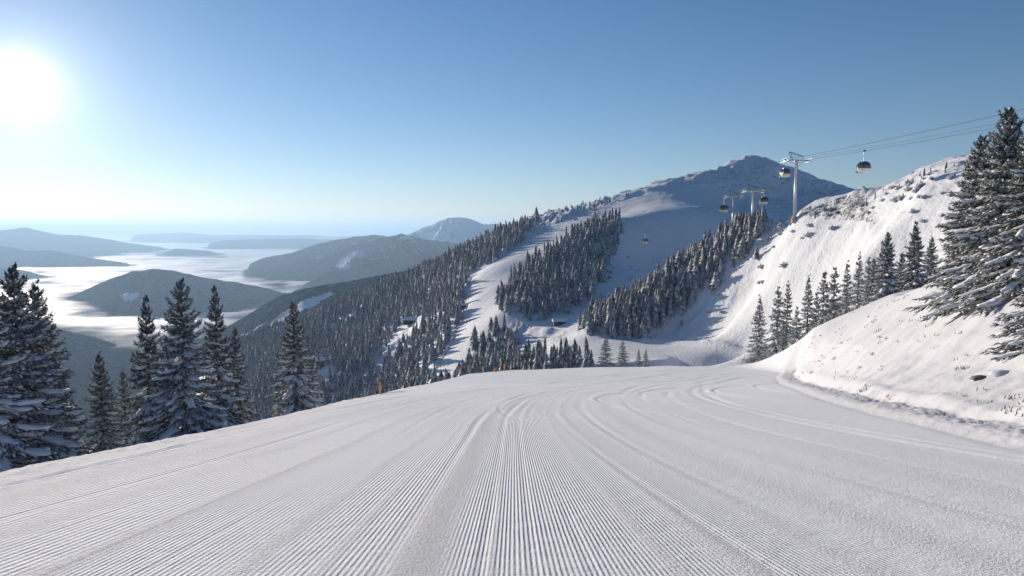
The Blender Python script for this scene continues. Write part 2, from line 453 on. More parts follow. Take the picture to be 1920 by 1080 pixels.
b.inputs["Base Color"].default_value = (0.03, 0.045, 0.06, 1); b.inputs["Roughness"].default_value = 0.05
b.inputs["Specular IOR Level"].default_value = 0.8

# ------------------------------------------------------------------ mesh helpers
def mesh_np(name, V, Fc, mat=None, parent=None, smooth=False, attrs=None, quads=False):
    V = np.asarray(V, np.float32); Fc = np.asarray(Fc, np.int32)
    k = Fc.shape[1]
    me = bpy.data.meshes.new(name)
    me.vertices.add(len(V)); me.vertices.foreach_set("co", V.ravel())
    me.loops.add(Fc.size); me.loops.foreach_set("vertex_index", Fc.ravel())
    me.polygons.add(len(Fc)); me.polygons.foreach_set("loop_start", np.arange(0, Fc.size, k, dtype=np.int32))
    if smooth:
        me.polygons.foreach_set("use_smooth", np.ones(len(Fc), bool))
    for an, av in (attrs or {}).items():
        a = me.attributes.new(an, 'FLOAT', 'POINT'); a.data.foreach_set("value", np.asarray(av, np.float32))
    me.update(calc_edges=True)
    if mat: me.materials.append(mat)
    o = bpy.data.objects.new(name, me)
    scene.collection.objects.link(o)
    if parent: o.parent = parent
    return o

def tag(o, label=None, cat=None, group=None, kind=None):
    if label: o["label"] = label
    if cat: o["category"] = cat
    if group: o["group"] = group
    if kind: o["kind"] = kind
    return o

def empty(name, loc, rz=0, scale=1):
    o = bpy.data.objects.new(name, None); scene.collection.objects.link(o)
    o.location = loc; o.rotation_euler = (0, 0, rz); o.scale = (scale,) * 3
    o.empty_display_size = 0.5
    return o

def copy_tree(o, parent=None):
    c = o.copy(); scene.collection.objects.link(c)
    if parent: c.parent = parent
    for ch in list(o.children):
        copy_tree(ch, c)
    return c

def grid_faces(nr, nc):
    i = np.arange(nr - 1)[:, None] * nc + np.arange(nc - 1)[None]
    return np.stack([i, i + 1, i + nc + 1, i + nc], -1).reshape(-1, 4)

class MB:
    """collects simple solids into one mesh"""
    def __init__(s): s.V = []; s.F = []; s.n = 0
    def add(s, V, Fc):
        V = [tuple(v) for v in V]
        s.V += V; s.F += [tuple(i + s.n for i in f) for f in Fc]; s.n += len(V)
    def box(s, c, d, rot=None, taper=1.0):
        x, y, z = (q / 2 for q in d)
        P = [(-x, -y, -z), (x, -y, -z), (x, y, -z), (-x, y, -z), (-x * taper, -y * taper, z), (x * taper, -y * taper, z), (x * taper, y * taper, z), (-x * taper, y * taper, z)]
        R = rot or Matrix.Identity(3)
        P = [tuple(R @ Vector(p) + Vector(c)) for p in P]
        s.add(P, [(3, 2, 1, 0), (4, 5, 6, 7), (0, 1, 5, 4), (1, 2, 6, 5), (2, 3, 7, 6), (3, 0, 4, 7)])
    def tube(s, pts, rad, n=8):
        pts = [Vector(p) for p in pts]
        rads = rad if isinstance(rad, (list, tuple)) else [rad] * len(pts)
        rings = []
        for i, p in enumerate(pts):
            t = (pts[min(i + 1, len(pts) - 1)] - pts[max(i - 1, 0)]).normalized()
            a = Vector((0, 0, 1)) if abs(t.z) < 0.9 else Vector((1, 0, 0))
            e1 = t.cross(a).normalized(); e2 = t.cross(e1)
            rings.append([tuple(p + (e1 * cos(2 * pi * k / n) + e2 * sin(2 * pi * k / n)) * rads[i]) for k in range(n)])
        V = [v for r in rings for v in r]; Fc = []
        for i in range(len(pts) - 1):
            for k in range(n):
                Fc.append((i * n + k, i * n + (k + 1) % n, (i + 1) * n + (k + 1) % n, (i + 1) * n + k))
        Fc.append(tuple(range(n))[::-1]); Fc.append(tuple((len(pts) - 1) * n + k for k in range(n)))
        s.add(V, Fc)
    def build(s, name, mat, parent=None, smooth=False, bevel=0):
        me = bpy.data.meshes.new(name); me.from_pydata(s.V, [], s.F); me.materials.append(mat)
        me.update()
        if smooth:
            me.polygons.foreach_set("use_smooth", [True] * len(me.polygons))
        o = bpy.data.objects.new(name, me); scene.collection.objects.link(o)
        if parent: o.parent = parent
        if bevel:
            bv = o.modifiers.new("bevel", 'BEVEL'); bv.width = bevel; bv.segments = 2
        return o

# ------------------------------------------------------------------ build the terrain sheet
NC, NR = 1050, 1150
az = np.radians(np.linspace(-62, 62, NC))
rr = np.exp(np.linspace(math.log(2.0), math.log(1900), NR))
AZ, RR = np.meshgrid(az, rr)
OY = -7.0
TX, TY = RR * np.sin(AZ), RR * np.cos(AZ) + OY
TZ = terrain_z(TX.ravel(), TY.ravel()).reshape(TX.shape)

# lane coordinate of the groomer and masks
Y0, RT = 18.0, 100.0
lane = np.where(TY < Y0, TX * np.exp(-np.where(TX > 0, 0.0016, 0.0006) * (np.clip(Y0 - TY, 0, 40)) ** 2),
                RT - np.hypot(TX - RT, (TY - Y0) * 1.0))
dI = TX - in_edge(TY)
def bump1(x, c, w): return np.exp(-((x - c) / w) ** 2)
crumb = 0.16 + 0.10 * fbm(TX * 0.4, TY * 0.2, 3, 81)
for c, w, a in ((-0.72, 0.24, 1.15), (-0.15, 0.03, .5), (-2.05, 0.10, .6), (-1.45, 0.05, .5), (-3.4, 0.16, .7), (-4.6, 0.2, .6), (-5.9, 0.4, .8), (1.05, 0.06, .55), (1.55, 0.12, .75),
                (2.3, 0.10, .7), (3.2, 0.3, .7), (4.3, 0.25, .6), (5.6, 0.5, .6), (7.4, 0.8, .5)):
    crumb = crumb + a * bump1(lane + 0.05 * perlin(TY * 0.3, TY * 0 + c), c, w)
crumb = crumb + 0.9 * sstep(-6.3, -7.6, TX) + 0.8 * sstep(-0.8, 0.3, dI)
crumb = np.clip(crumb, 0, 1.3)
cord = sstep(3.6, 1.6, lane) * 0.85 + 0.22
cord = cord * np.clip(1.1 - crumb, 0.0, 1) * sstep(-7.4, -6.0, lane) * np.clip(0.75 + 0.8 * fbm(TX * 0.25, TY * 0.08, 2, 91), 0.35, 1.15)
cord = cord * (1 + 0.6 * sstep(-0.8, -4.5, lane)) * sstep(75, 22, TY) * sstep(0, -1.0, dI)
# each pass of the groomer runs at its own slight angle
for lo, hi, sk in ((-9, -5.9, .010), (-5.9, -3.4, -.012), (-3.4, -0.58, .009), (-0.58, 1.55, -.003), (1.55, 4.3, .014), (4.3, 12, -.01)):
    kk_ = (lane >= lo) & (lane < hi)
    lane_s = np.where(kk_, lane + sk * (TY - 5), lane) if lo == -9 else np.where(kk_, lane + sk * (TY - 5), lane_s)
# ski and cat tracks pressed into the surface
tr = np.zeros_like(TX)
for (c, amp, fr, ph, w, dep) in ((0.12, .05, .10, 0, .03, .010), (0.42, .10, .07, 1, .025, .007), (-1.02, .03, .05, 2, .05, .022), (-0.25, .02, .05, 2, .035, .02), (-2.9, .25, .09, .4, .04, .012),
                                 (1.3, .5, .05, 2, .05, .012), (2.6, .3, .06, 3, .06, .014), (4.0, .4, .05, 1, .07, .016), (5.2, .3, .04, 2, .08, .02), (6.4, .4, .05, 5, .08, .02), (8.3, .2, .05, 3, .1, .03), (8.9, .2, .05, 3, .1, .03),
                                 (-4.1, .4, .05, 3, .04, .010), (-5.2, .15, .05, 1, .06, .022), (-6.9, .5, .04, 2, .06, .02)):
    wq = w + 0.0035 * np.clip(TY - 12, 0, 60)
    q = lane - (c + amp * np.sin(fr * TY + ph))
    tr = tr - 0.75 * dep * np.clip(0.65 + 0.9 * fbm(TX * 0.3 + c * 9, TY * 0.09, 2, 95), 0.05, 1.3) * (wq / w) ** 0.5 * (bump1(q, 0, wq) - 0.5 * bump1(np.abs(q), wq * 2.2, wq * 0.9))
# two skiers' crossing arcs
for (x0, y0, R_, w, dep) in ((26, 30, 22, .08, .03), (31, 34, 24, .09, .03), (38, 36, 26, .1, .035), (24, 26, 24.5, .05, .02), (45, 42, 28, .12, .04)):
    q = np.hypot(TX - x0, TY - y0) - R_
    tr = tr - dep * (bump1(q, 0, w) - .6 * bump1(q, 3 * w, w * 1.2)) * sstep(12, 22, TY) * sstep(80, 60, TY)
mask_p = (sstep(0.5, -0.5, dI) * sstep(-8.6, -7.5, TX) * sstep(125, 95, TY))
TZ = TZ + tr * mask_p

# bare ground mask for the far terrain
PU, PV = proj(np.stack([TX, np.maximum(TY, 1.0), TZ], -1))
bare = 0.06 + 0.0 * TX
bare = bare + 0.20 * in_poly(PU, PV, [(1230, 350), (1400, 290), (1620, 360), (1640, 420), (1400, 395), (1330, 352)])
bare = bare + 0.12 * in_poly(PU, PV, [(880, 470), (1000, 400), (1150, 365), (1120, 395), (1000, 440), (930, 480)])
bare = bare + 0.12 * in_poly(PU, PV, [(1380, 440), (1500, 395), (1850, 280), (1850, 345), (1640, 420), (1480, 480), (1400, 540)])
bare = bare - 0.3 * groomed_far(PU, PV, RR)

idx = np.arange(NR * NC).reshape(NR, NC)
FA = grid_faces(NR, NC)
fr_, fc_ = np.divmod(np.arange(len(FA)), NC - 1)
RRf, TXf, TYf = RR[fr_, fc_], TX[fr_, fc_], TY[fr_, fc_]
dIf = dI[fr_, fc_]
farm = RRf > 128
bank = (~farm) & ((dIf > 0.0) )
pist = (~farm) & (~bank)
VV = np.stack([TX, TY, TZ], -1).reshape(-1, 3)
def submesh(name, sel, mat, attrs):
    Fs = FA[sel]; used = np.unique(Fs)
    remap = np.zeros(len(VV), np.int32); remap[used] = np.arange(len(used))
    return mesh_np(name, VV[used], remap[Fs], mat, smooth=True, attrs={k: a.ravel()[used] for k, a in attrs.items()})
tag(submesh("groomed_piste", pist, M_PISTE, {"lane": np.where(lane < -3.4, lane_s * 0.5, np.where(lane < -0.72, lane_s * 0.72, lane_s)), "cord": cord, "crumb": crumb}), kind="structure")
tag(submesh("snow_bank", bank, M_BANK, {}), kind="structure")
tag(submesh("mountain_slopes", farm, M_MOUNT, {"bare": bare}), kind="structure")

# polar lookup of the built surface
_lr, _la = np.log(rr), az
def ground(x, y):
    x = np.atleast_1d(np.asarray(x, float)); y = np.atleast_1d(np.asarray(y, float))
    r = np.hypot(x, y - OY); a = np.arctan2(x, y - OY)
    fi = np.clip((np.log(r) - _lr[0]) / (_lr[1] - _lr[0]), 0, NR - 1.001); fj = np.clip((a - _la[0]) / (_la[1] - _la[0]), 0, NC - 1.001)
    i = fi.astype(int); j = fj.astype(int); u = fi - i; v = fj - j
    return (TZ[i, j] * (1 - u) * (1 - v) + TZ[i + 1, j] * u * (1 - v) + TZ[i, j + 1] * (1 - u) * v + TZ[i + 1, j + 1] * u * v)

# visibility horizon (max elevation tangent per azimuth up to radius) from the eye, for scattering only what can be seen
_va = np.radians(np.linspace(-58, 58, 1000)); _vr = np.exp(np.linspace(math.log(4.0), math.log(1400), 600))
_VA, _VR = np.meshgrid(_va, _vr)
_tan = (ground((_VR * np.sin(_VA)).ravel(), (_VR * np.cos(_VA)).ravel()).reshape(_VR.shape) - EYE) / _VR
_cum = np.maximum.accumulate(_tan, axis=0)
def visible(x, y, z, h):
    r = np.hypot(x, y); a = np.arctan2(x, y)
    i = np.clip(((np.log(r) - math.log(4.0)) / (np.log(_vr[1]) - np.log(_vr[0]))).astype(int) - 3, 0, 599)
    j = np.clip(((a - _va[0]) / (_va[1] - _va[0])).astype(int), 0, 999)
    return (z + h - EYE) / r > _cum[i, j]

# ------------------------------------------------------------------ far hills and ridges
hill_pts = []
def hill(name, sil, wf, wb, zb, mat, snow=0.0, seed=0, n=260, m=90, rough=1.0, snow_top=0.0, crest=0.42, patches=()):
    """a mountain body under a surveyed skyline: sil = (u, v, distance) points"""
    sil = sorted(sil)
    U = np.linspace(sil[0][0], sil[-1][0], n)
    Vv = np.interp(U, [s[0] for s in sil], [s[1] for s in sil]); D = np.interp(U, [s[0] for s in sil], [s[2] for s in sil])
    k = np.hanning(9); k /= k.sum()
    Vs = np.convolve(np.pad(Vv, 4, mode='edge'), k, 'valid'); Ds = np.convolve(np.pad(D, 4, mode='edge'), k, 'valid')
    cx = (U - 960) / F; cy = (540 - Vs) / F
    yy = CP + cy * SP; zz = -SP + cy * CP
    X = cx * Ds / yy; Y = Ds; Z = EYE + zz * Ds / yy
    c = np.concatenate([np.linspace(-1, 0, int(m * 0.7), endpoint=False), np.linspace(0, 1, m - int(m * 0.7))])
    C, I = np.meshgrid(c, np.arange(n), indexing='ij')
    hx, hy = X / np.hypot(X, Y), Y / np.hypot(X, Y)
    W = np.where(C < 0, wf, wb)
    PX = X[I] + C * W * hx[I]; PY = Y[I] + C * W * hy[I]
    a = np.abs(C)
    prof = (1 - a) ** 1.25 * (1 + 0.25 * a)
    H = Z[I] - zb
    S = wf * 0.33
    nz_ = ridged(PX / S, PY / S, 5, seed) * 0.5 + fbm(PX / (S * .3), PY / (S * .3), 4, seed + 3) * 0.18
    endw = sstep(0, 0.05, I / (n - 1)) * sstep(1, 0.95, I / (n - 1))
    PZ = zb + H * prof + (nz_ - 0.4) * H.clip(20) * 0.45 * rough * sstep(0.0, crest, a) * sstep(1.0, 0.7, a)
    PZ = PZ + fbm(PX / (S * .12), PY / (S * .12), 3, seed + 9) * H.clip(10) * 0.014 * min(rough, 1.0)
    PZ = zb + (PZ - zb) * endw
    sn = snow + snow_top * np.clip((PZ - zb) / np.maximum(H.max(), 1) - 0.55, 0, 1) * 2 + 0.42 * fbm(PX / (S * 0.6), PY / (S * 0.6), 4, seed + 20)
    if patches:
        qu, qv = proj(np.stack([PX, PY, PZ], -1))
        qu = qu + 9 * fbm(PX / 60, PY / 60, 3, 7)
        for pp in patches: sn = sn + 0.75 * in_poly(qu, qv, pp) * (C < 0)
    o = mesh_np(name, np.stack([PX, PY, PZ], -1).reshape(-1, 3), grid_faces(m, n)[:, ::-1], mat, smooth=True, attrs={"snow": sn.ravel()})
    tag(o, kind="structure")
    hill_pts.append(np.stack([PX, PY, PZ], -1).reshape(-1, 3))
    return o

FOG = -450.0
# second ridge with the snow strip
hill("forested_ridge", [(300, 665, 2300), (415, 619, 2250), (522, 556, 2200), (567, 541, 2150), (660, 526, 2150), (733, 512, 2150), (807, 499, 2150), (900, 478, 2200), (1000, 470, 2200)],
     1100, 700, -480, M_HILL, -0.1, 1, n=700, m=170, rough=0.35,
     patches=[[(440, 650), (455, 628), (520, 592), (560, 566), (622, 546), (626, 552), (575, 578), (530, 606), (465, 644), (440, 665)]])
hill("rounded_hill", [(-20, 640, 4500), (60, 600, 4500), (100, 576, 4450), (150, 548, 4400), (200, 525, 4350), (250, 509, 4300), (290, 504, 4300), (330, 508, 4300), (380, 520, 4350), (440, 529, 4400), (500, 540, 4450), (545, 553, 4500), (620, 590, 4550), (720, 640, 4600)],
     2000, 1300, -620, M_HILL, -0.08, 2, n=420, rough=0.8, patches=[[(225, 556), (240, 548), (262, 552), (258, 562), (238, 566)]])
hill("valley_hill", [(-350, 640, 2700), (-200, 610, 2700), (-60, 605, 2650), (60, 612, 2600), (110, 617, 2600), (180, 633, 2600), (250, 655, 2600), (340, 690, 2600), (450, 730, 2600)],
     1100, 700, -600, M_HILL, -0.2, 3, n=300, rough=0.5)
hill("forested_mountain", [(470, 519, 6300), (510, 508, 6350), (548, 501, 6400), (607, 483, 6500), (659, 461, 6700), (715, 447, 6800), (740, 441, 6900), (755, 438, 6900), (789, 448, 6900), (844, 454, 6900), (881, 462, 6900), (960, 480, 6900), (1060, 500, 6900)],
     2600, 1700, -640, M_HILL, -0.02, 4, n=420, rough=1.25, snow_top=0.5, patches=[[(628, 500), (640, 486), (652, 482), (656, 490), (646, 498), (664, 512), (655, 512), (640, 502)]])
hill("distant_spur", [(448, 503, 7138), (492, 484, 7310), (548, 474, 7482), (592, 458, 7740), (640, 448, 7998), (670, 444, 7998), (703, 440, 8084), (735, 446, 8084), (800, 452, 8084), (900, 460, 8084)],
     2600, 1600, -600, M_HILL, 0.0, 5, n=360, rough=0.9, snow_top=0.3)
hill("snowy_peak", [(640, 462, 8640), (700, 450, 8640), (765, 439, 8640), (790, 428, 8640), (807, 422, 8640), (835, 411, 8640), (863, 406, 8640), (885, 412, 8640), (907, 422, 8640), (933, 419, 8856), (960, 421, 9000), (1010, 430, 9000), (1080, 450, 9000)],
     2100, 2500, -600, M_PEAK, 0.78, 6, n=420, m=130, crest=0.36, rough=1.35, snow_top=0.3)
hill("left_mountain", [(-420, 440, 13500), (-200, 425, 13500), (-80, 436, 13500), (-20, 434, 13500), (20, 430, 13500), (48, 426, 13500), (75, 433, 13500), (110, 440, 13600), (150, 441, 13700), (200, 448, 14000), (250, 457, 14300), (300, 463, 14600), (340, 470, 15000)],
     3800, 2500, -640, M_HILL, -0.05, 7, n=420, rough=0.8)
hill("left_foothill", [(-500, 470, 9000), (-250, 455, 9000), (-120, 462, 9000), (-40, 458, 9000), (20, 463, 9000), (50, 470, 9000), (100, 469, 8900), (130, 477, 8800), (180, 485, 8700), (230, 492, 8600), (275, 500, 8500)],
     1500, 1200, -620, M_HILL, -0.08, 8, n=360, rough=0.7)
hill("left_low_hill", [(-400, 500, 6500), (-200, 490, 6500), (-60, 497, 6500), (0, 500, 6500), (50, 508, 6500), (90, 519, 6500), (120, 530, 6400)],
     1000, 900, -620, M_HILL, -0.08, 9, n=300, rough=0.7)
hill("horizon_ridge", [(230, 443, 27280), (260, 439, 26660), (300, 438, 26660), (345, 436, 26660), (400, 440, 26660), (470, 440, 26660), (540, 441, 26660), (580, 440, 26660), (620, 444, 27280), (700, 441, 26660), (760, 441, 26660)],
     4000, 3000, -620, M_HILL, -0.05, 10, n=400, rough=0.5)
hill("fog_island", [(380, 459, 16400), (420, 451, 16400), (460, 449, 16400), (520, 448, 16400), (560, 447, 16400), (600, 449, 16400), (660, 450, 16400)],
     2500, 2000, -640, M_HILL, 0.0, 11, n=300, rough=0.6)
hill("fog_island_far", [(330, 448, 23760), (380, 445, 23040), (450, 446, 23040), (520, 443, 23040), (600, 445, 23040)],
     2500, 2000, -620, M_HILL, 0.0, 12, n=300, rough=0.6)
hill("fog_islet", [(300, 475, 12150), (330, 466, 12150), (360, 468, 12150), (390, 470, 12150), (420, 478, 12150)], 900, 700, -500, M_HILL, 0.0, 13, n=120, rough=0.4)

# valley floor to the horizon
gx = np.radians(np.linspace(-64, 64, 160)); gr = np.exp(np.linspace(math.log(900), math.log(195000), 160))
GA, GR = np.meshgrid(gx, gr)
GXx, GYy = GR * np.sin(GA), GR * np.cos(GA)
GZ = -560 + 40 * fbm(GXx / 2500, GYy / 2500, 3, 101)
tag(mesh_np("valley_floor", np.stack([GXx, GYy, GZ], -1).reshape(-1, 3), grid_faces(160, 160), M_HILL, smooth=True, attrs={"snow": np.full(GZ.size, -0.25)}), kind="structure")

# ------------------------------------------------------------------ the sea of fog
NA, NF = 900, 760
fa = np.radians(np.linspace(-50, 50, NA)); fr2 = np.exp(np.linspace(math.log(2300), math.log(190000), NF))
FAa, FRr = np.meshgrid(fa, fr2)
FX, FY = FRr * np.sin(FAa), FRr * np.cos(FAa)
top = np.full((NF, NA), -620.0)
for P in hill_pts:
    r = np.hypot(P[:, 0], P[:, 1]); a = np.arctan2(P[:, 0], P[:, 1])
    i = np.round((np.log(r) - math.log(2300)) / (np.log(fr2[1]) - np.log(fr2[0]))).astype(int)
    j = np.round((a - fa[0]) / (fa[1] - fa[0])).astype(int)
    ok = (i >= 0) & (i < NF) & (j >= 0) & (j < NA)
    np.maximum.at(top, (i[ok], j[ok]), P[ok, 2])
for _ in range(6):                                           # close gaps, soften
    p = np.pad(top, 1, mode='edge')
    nb = np.stack([p[1:-1, 1:-1], p[:-2, 1:-1], p[2:, 1:-1], p[1:-1, :-2], p[1:-1, 2:]])
    top = np.where(_ < 3, nb.max(0), nb.mean(0))
wave = fbm(FX / 1300, FY / 600, 5, 111) * 22 + fbm(FX / 5000, FY / 2200, 3, 117) * 22
FZ = FOG + wave
thick = FZ - top + 30 * fbm(FX / 700, FY / 500, 4, 121)
alpha = sstep(-45, 85, thick)
hole = fbm(FX / 2600, FY / 1500, 4, 131)
alpha = alpha * sstep(3300, 4300, FRr + 1000 * hole) * np.clip(1.25 - 1.0 * sstep(0.55, 1.2, hole), 0, 1)
right_w = sstep(1700, -200, FX - 0.02 * FY)                # clear air over the valley nearest the mountain
alpha = alpha * np.where(FRr < 5200, right_w, 1)
M_FOG, n, l, b = new_mat("fog")
nt = M_FOG.node_tree
for q in list(n):
    if q.type != 'OUTPUT_MATERIAL': n.remove(q)
out = [q for q in n if q.type == 'OUTPUT_MATERIAL'][0]
df = n.new("ShaderNodeBsdfDiffuse"); df.inputs["Color"].default_value = (0.97, 0.97, 0.97, 1)
gl = n.new("ShaderNodeBsdfAnisotropic"); gl.inputs["Color"].default_value = (1, 0.98, 0.96, 1); gl.inputs["Roughness"].default_value = 0.75
m1 = n.new("ShaderNodeMixShader"); m1.inputs[0].default_value = 0.7
l.new(df.outputs[0], m1.inputs[1]); l.new(gl.outputs[0], m1.inputs[2])
tp = n.new("ShaderNodeBsdfTransparent"); m2 = n.new("ShaderNodeMixShader")
at = n.new("ShaderNodeAttribute"); at.attribute_name = "opacity"
geo = n.new("ShaderNodeNewGeometry"); nz = n.new("ShaderNodeTexNoise"); nz.inputs["Scale"].default_value = 0.004; nz.inputs["Detail"].default_value = 6
l.new(geo.outputs["Position"], nz.inputs["Vector"])
aa = math_node(n, l, 'ADD', at.outputs["Fac"], math_node(n, l, 'MULTIPLY', math_node(n, l, 'SUBTRACT', nz.outputs["Fac"], 0.5), 0.5))
aa = math_node(n, l, 'MULTIPLY', math_node(n, l, 'MULTIPLY', aa, 1.0, True), math_node(n, l, 'MULTIPLY', at.outputs["Fac"], 6.0, True))
l.new(aa, m2.inputs[0]); l.new(tp.outputs[0], m2.inputs[1]); l.new(m1.outputs[0], m2.inputs[2])
l.new(m2.outputs[0], out.inputs["Surface"])
tag(mesh_np("fog_sea", np.stack([FX, FY, FZ], -1).reshape(-1, 3), grid_faces(NF, NA), M_FOG, smooth=True, attrs={"opacity": alpha.ravel()}),
    "sea of white fog filling the valleys below the mountains", "fog", kind="stuff")

# ------------------------------------------------------------------ conifers
def tree_arrays(seed, H, R, whorls, per, K, blades, blade_len, snow_p, bare_stem=0.03, pads=0.5, droop=1.0, power=0.97):
    """needle triangles, snow triangles (verts, faces) of one spruce, built in metres"""
    g = np.random.default_rng(seed)
    T0, T1, LN, ANG = [], [], [], []
    FV, FF, SV, SF = [], [], [], []
    nf = ns = 0
    for w in range(whorls):
        h = bare_stem + (1 - bare_stem) * (w / (whorls - 0.3)) ** 0.95
        k = per if h < 0.85 else max(3, per - 2)
        a0 = g.uniform(0, 2 * pi)
        for q in range(k):
            ang = a0 + 2 * pi * q / k + g.normal(0, 0.28)
            L = R * (1 - h) ** power * g.uniform(0.6, 1.18) + 0.012 * H * (1 - h) + 0.07
            if g.random() < 0.07: L *= 0.5
            zz = H * (h + g.normal(0, 0.4 / whorls))
            d0 = np.interp(h, [0, 0.35, 0.75, 1], [-0.38, -0.30, 0.05, 0.8]) * droop + g.normal(0, 0.08)
            bend = np.interp(h, [0, 0.5, 1], [-0.55, -0.45, 0.1]) * droop
            s = np.linspace(0, 1, K + 1)
            rad = s * L
            z = zz + L * (d0 * s + bend * s ** 2 * 0.75 + 0.42 * s ** 3.0)
            sway = g.normal(0, 0.05) * L * s ** 2
            dx, dy = cos(ang), sin(ang)
            px = dx * rad - dy * sway; py = dy * rad + dx * sway
            P = np.stack([px, py, z], -1)
            # spray of side twigs
            i = np.arange(1, K + 1)
            sd = np.tile([1, -1], K); ii = np.repeat(i, 2)
            st = P[ii] - (P[ii] - P[ii - 1]) * g.uniform(0, 1, (2 * K, 1))
            tl = (0.40 * L * (1 - 0.72 * s[ii]) * sstep(0, 0.22, s[ii]) + 0.05 + 0.035 * min(L, 1.5)) * g.uniform(0.7, 1.25, 2 * K)
            fw = g.uniform(0.45, 0.95, 2 * K)
            tx = dx * np.cos(fw) - dy * np.sin(fw) * sd; ty = dy * np.cos(fw) + dx * np.sin(fw) * sd
            tz = d0 * 0.4 - 0.28 * droop + g.normal(0, 0.16, 2 * K)
            D = np.stack([tx, ty, np.broadcast_to(tz, tx.shape)], -1)
            # tip leader
            st = np.vstack([st, P[-2:-1]]); D = np.vstack([D, [(P[-1] - P[-2]) / max(1e-6, np.linalg.norm(P[-1] - P[-2]))]])
            tl = np.append(tl, np.linalg.norm(P[-1] - P[-2]) + 0.12)
            nt_ = len(tl)
            # ribbon of each twig (ragged diamond, two triangles folded along the twig)
            side = np.cross(D, [0, 0, 1.0]); side /= np.linalg.norm(side, axis=1)[:, None] + 1e-9
            wd = (0.13 * tl + 0.02)[:, None]
            tip = st + D * tl[:, None]
            midp = st + D * (tl * 0.45)[:, None]
            lft = midp + side * wd - [0, 0, 0.02]; rgt = midp - side * wd - [0, 0, 0.02]
            low = midp - np.array([0, 0, 1.0]) * wd * g.uniform(0.5, 1.6, (nt_, 1))
            V = np.stack([st, lft, tip, rgt, low], 1).reshape(-1, 3)
            b0 = (np.arange(nt_) * 5)[:, None]
            Fq = np.vstack([b0 + [0, 1, 2], b0 + [0, 2, 3], b0 + [0, 4, 2]])
            FV.append(V); FF.append(Fq + nf); nf += len(V)
            # needle blades
            if blades:
                nb = nt_ * blades
                t = g.uniform(0.05, 1.0, nb); ti = np.repeat(np.arange(nt_), blades)
                o = st[ti] + D[ti] * (tl[ti] * t)[:, None]
                dirv = D[ti] * 0.75 + side[ti] * g.normal(0, 0.75, (nb, 1)) + np.array([0, 0, 1.0]) * g.normal(-0.25, 0.5, (nb, 1))
                dirv /= np.linalg.norm(dirv, axis=1)[:, None]
                bl = blade_len * min(1.0, 0.40 + 0.5 * L) * g.uniform(0.6, 1.35, nb)[:, None]
                wv = np.cross(dirv, g.normal(0, 1, (nb, 3))); wv /= np.linalg.norm(wv, axis=1)[:, None] + 1e-9
                wv *= blade_len * 0.13
                V = np.stack([o - wv, o + wv, o + dirv * bl], 1).reshape(-1, 3)
                FV.append(V); FF.append(np.arange(nb * 3).reshape(-1, 3) + nf); nf += len(V)
            # snow lying along the branch
            if g.random() < snow_p:
                s0 = g.uniform(0.08, 0.35); s1 = g.uniform(0.85, 1.02)
                m_ = max(4, K)
                ss = np.linspace(s0, s1, m_)
                C = np.stack([np.interp(ss, s, P[:, 0]), np.interp(ss, s, P[:, 1]), np.interp(ss, s, P[:, 2])], -1)
                wq = (0.14 * L * (1 - 0.5 * ss) + 0.05) * g.uniform(0.5, 1.35, m_); wq[0] *= 0.3; wq[-1] *= 0.35
                hq = np.minimum(wq * 0.6, 0.15) * g.uniform(0.7, 1.3, m_)
                sdv = np.array([-dy, dx, 0])
                up = np.array([0, 0, 1.0])
                ring = [C - sdv * wq[:, None], C - sdv * wq[:, None] * .55 + up * hq[:, None], C + up * (hq * 1.25)[:, None], C + sdv * wq[:, None] * .55 + up * hq[:, None], C + sdv * wq[:, None], C - up * 0.01]
                V = np.stack(ring, 1).reshape(-1, 3) + up * 0.015 + g.normal(0, 0.012, (m_ * 6, 3))
                fq = []
                for r_ in range(m_ - 1):
                    for c_ in range(6):
                        a_, b_ = r_ * 6 + c_, r_ * 6 + (c_ + 1) % 6
                        fq += [(a_, b_, b_ + 6), (a_, b_ + 6, a_ + 6)]
                SV.append(V); SF.append(np.array(fq) + ns); ns += len(V)
            # snow pads on twigs
            pk = np.nonzero(g.random(nt_) < pads)[0]
            if len(pk):
                c = st[pk] + D[pk] * (tl[pk] * g.uniform(0.3, 0.75, len(pk)))[:, None] + [0, 0, 0.02]
                la = D[pk] * (tl[pk] * g.uniform(0.18, 0.36, len(pk)))[:, None]; lb = side[pk] * (wd[pk] * g.uniform(0.5, 1.0, (len(pk), 1)))
                hu = np.array([0, 0, 1.0]) * np.minimum(wd[pk] * 0.8, 0.06)
                V = np.stack([c - la, c + lb, c + la, c - lb, c + hu + la * .2, c - hu * .2], 1).reshape(-1, 3)
                b0 = (np.arange(len(pk)) * 6)[:, None]
                Fq = np.vstack([b0 + q_ for q_ in ([0, 3, 4], [3, 2, 4], [2, 1, 4], [1, 0, 4], [0, 1, 5], [1, 2, 5], [2, 3, 5], [3, 0, 5])])
                SV.append(V); SF.append(Fq + ns); ns += len(V)
    # top leader
    tt = H * np.array([0.93, 0.97, 1.0])
    V = np.array([(0.03, 0, tt[0]), (-0.02, 0.03, tt[0]), (-0.02, -0.03, tt[0]), (0, 0, tt[2] + 0.25)])
    FV.append(V); FF.append(np.array([(0, 1, 3), (1, 2, 3), (2, 0, 3)]) + nf)
    return np.vstack(FV), np.vstack(FF), (np.vstack(SV) if SV else None), (np.vstack(SF) if SF else None)

def trunk_mesh(H, r, parent):
    mb = MB(); mb.tube([(0, 0, -0.8), (0, 0, H * 0.3), (0.02, 0, H * 0.7), (0, 0, H * 0.97)], [r * 1.15, r * 0.8, r * 0.4, r * 0.08], 9)
    return mb.build("trunk", M_BARK, parent, smooth=True)

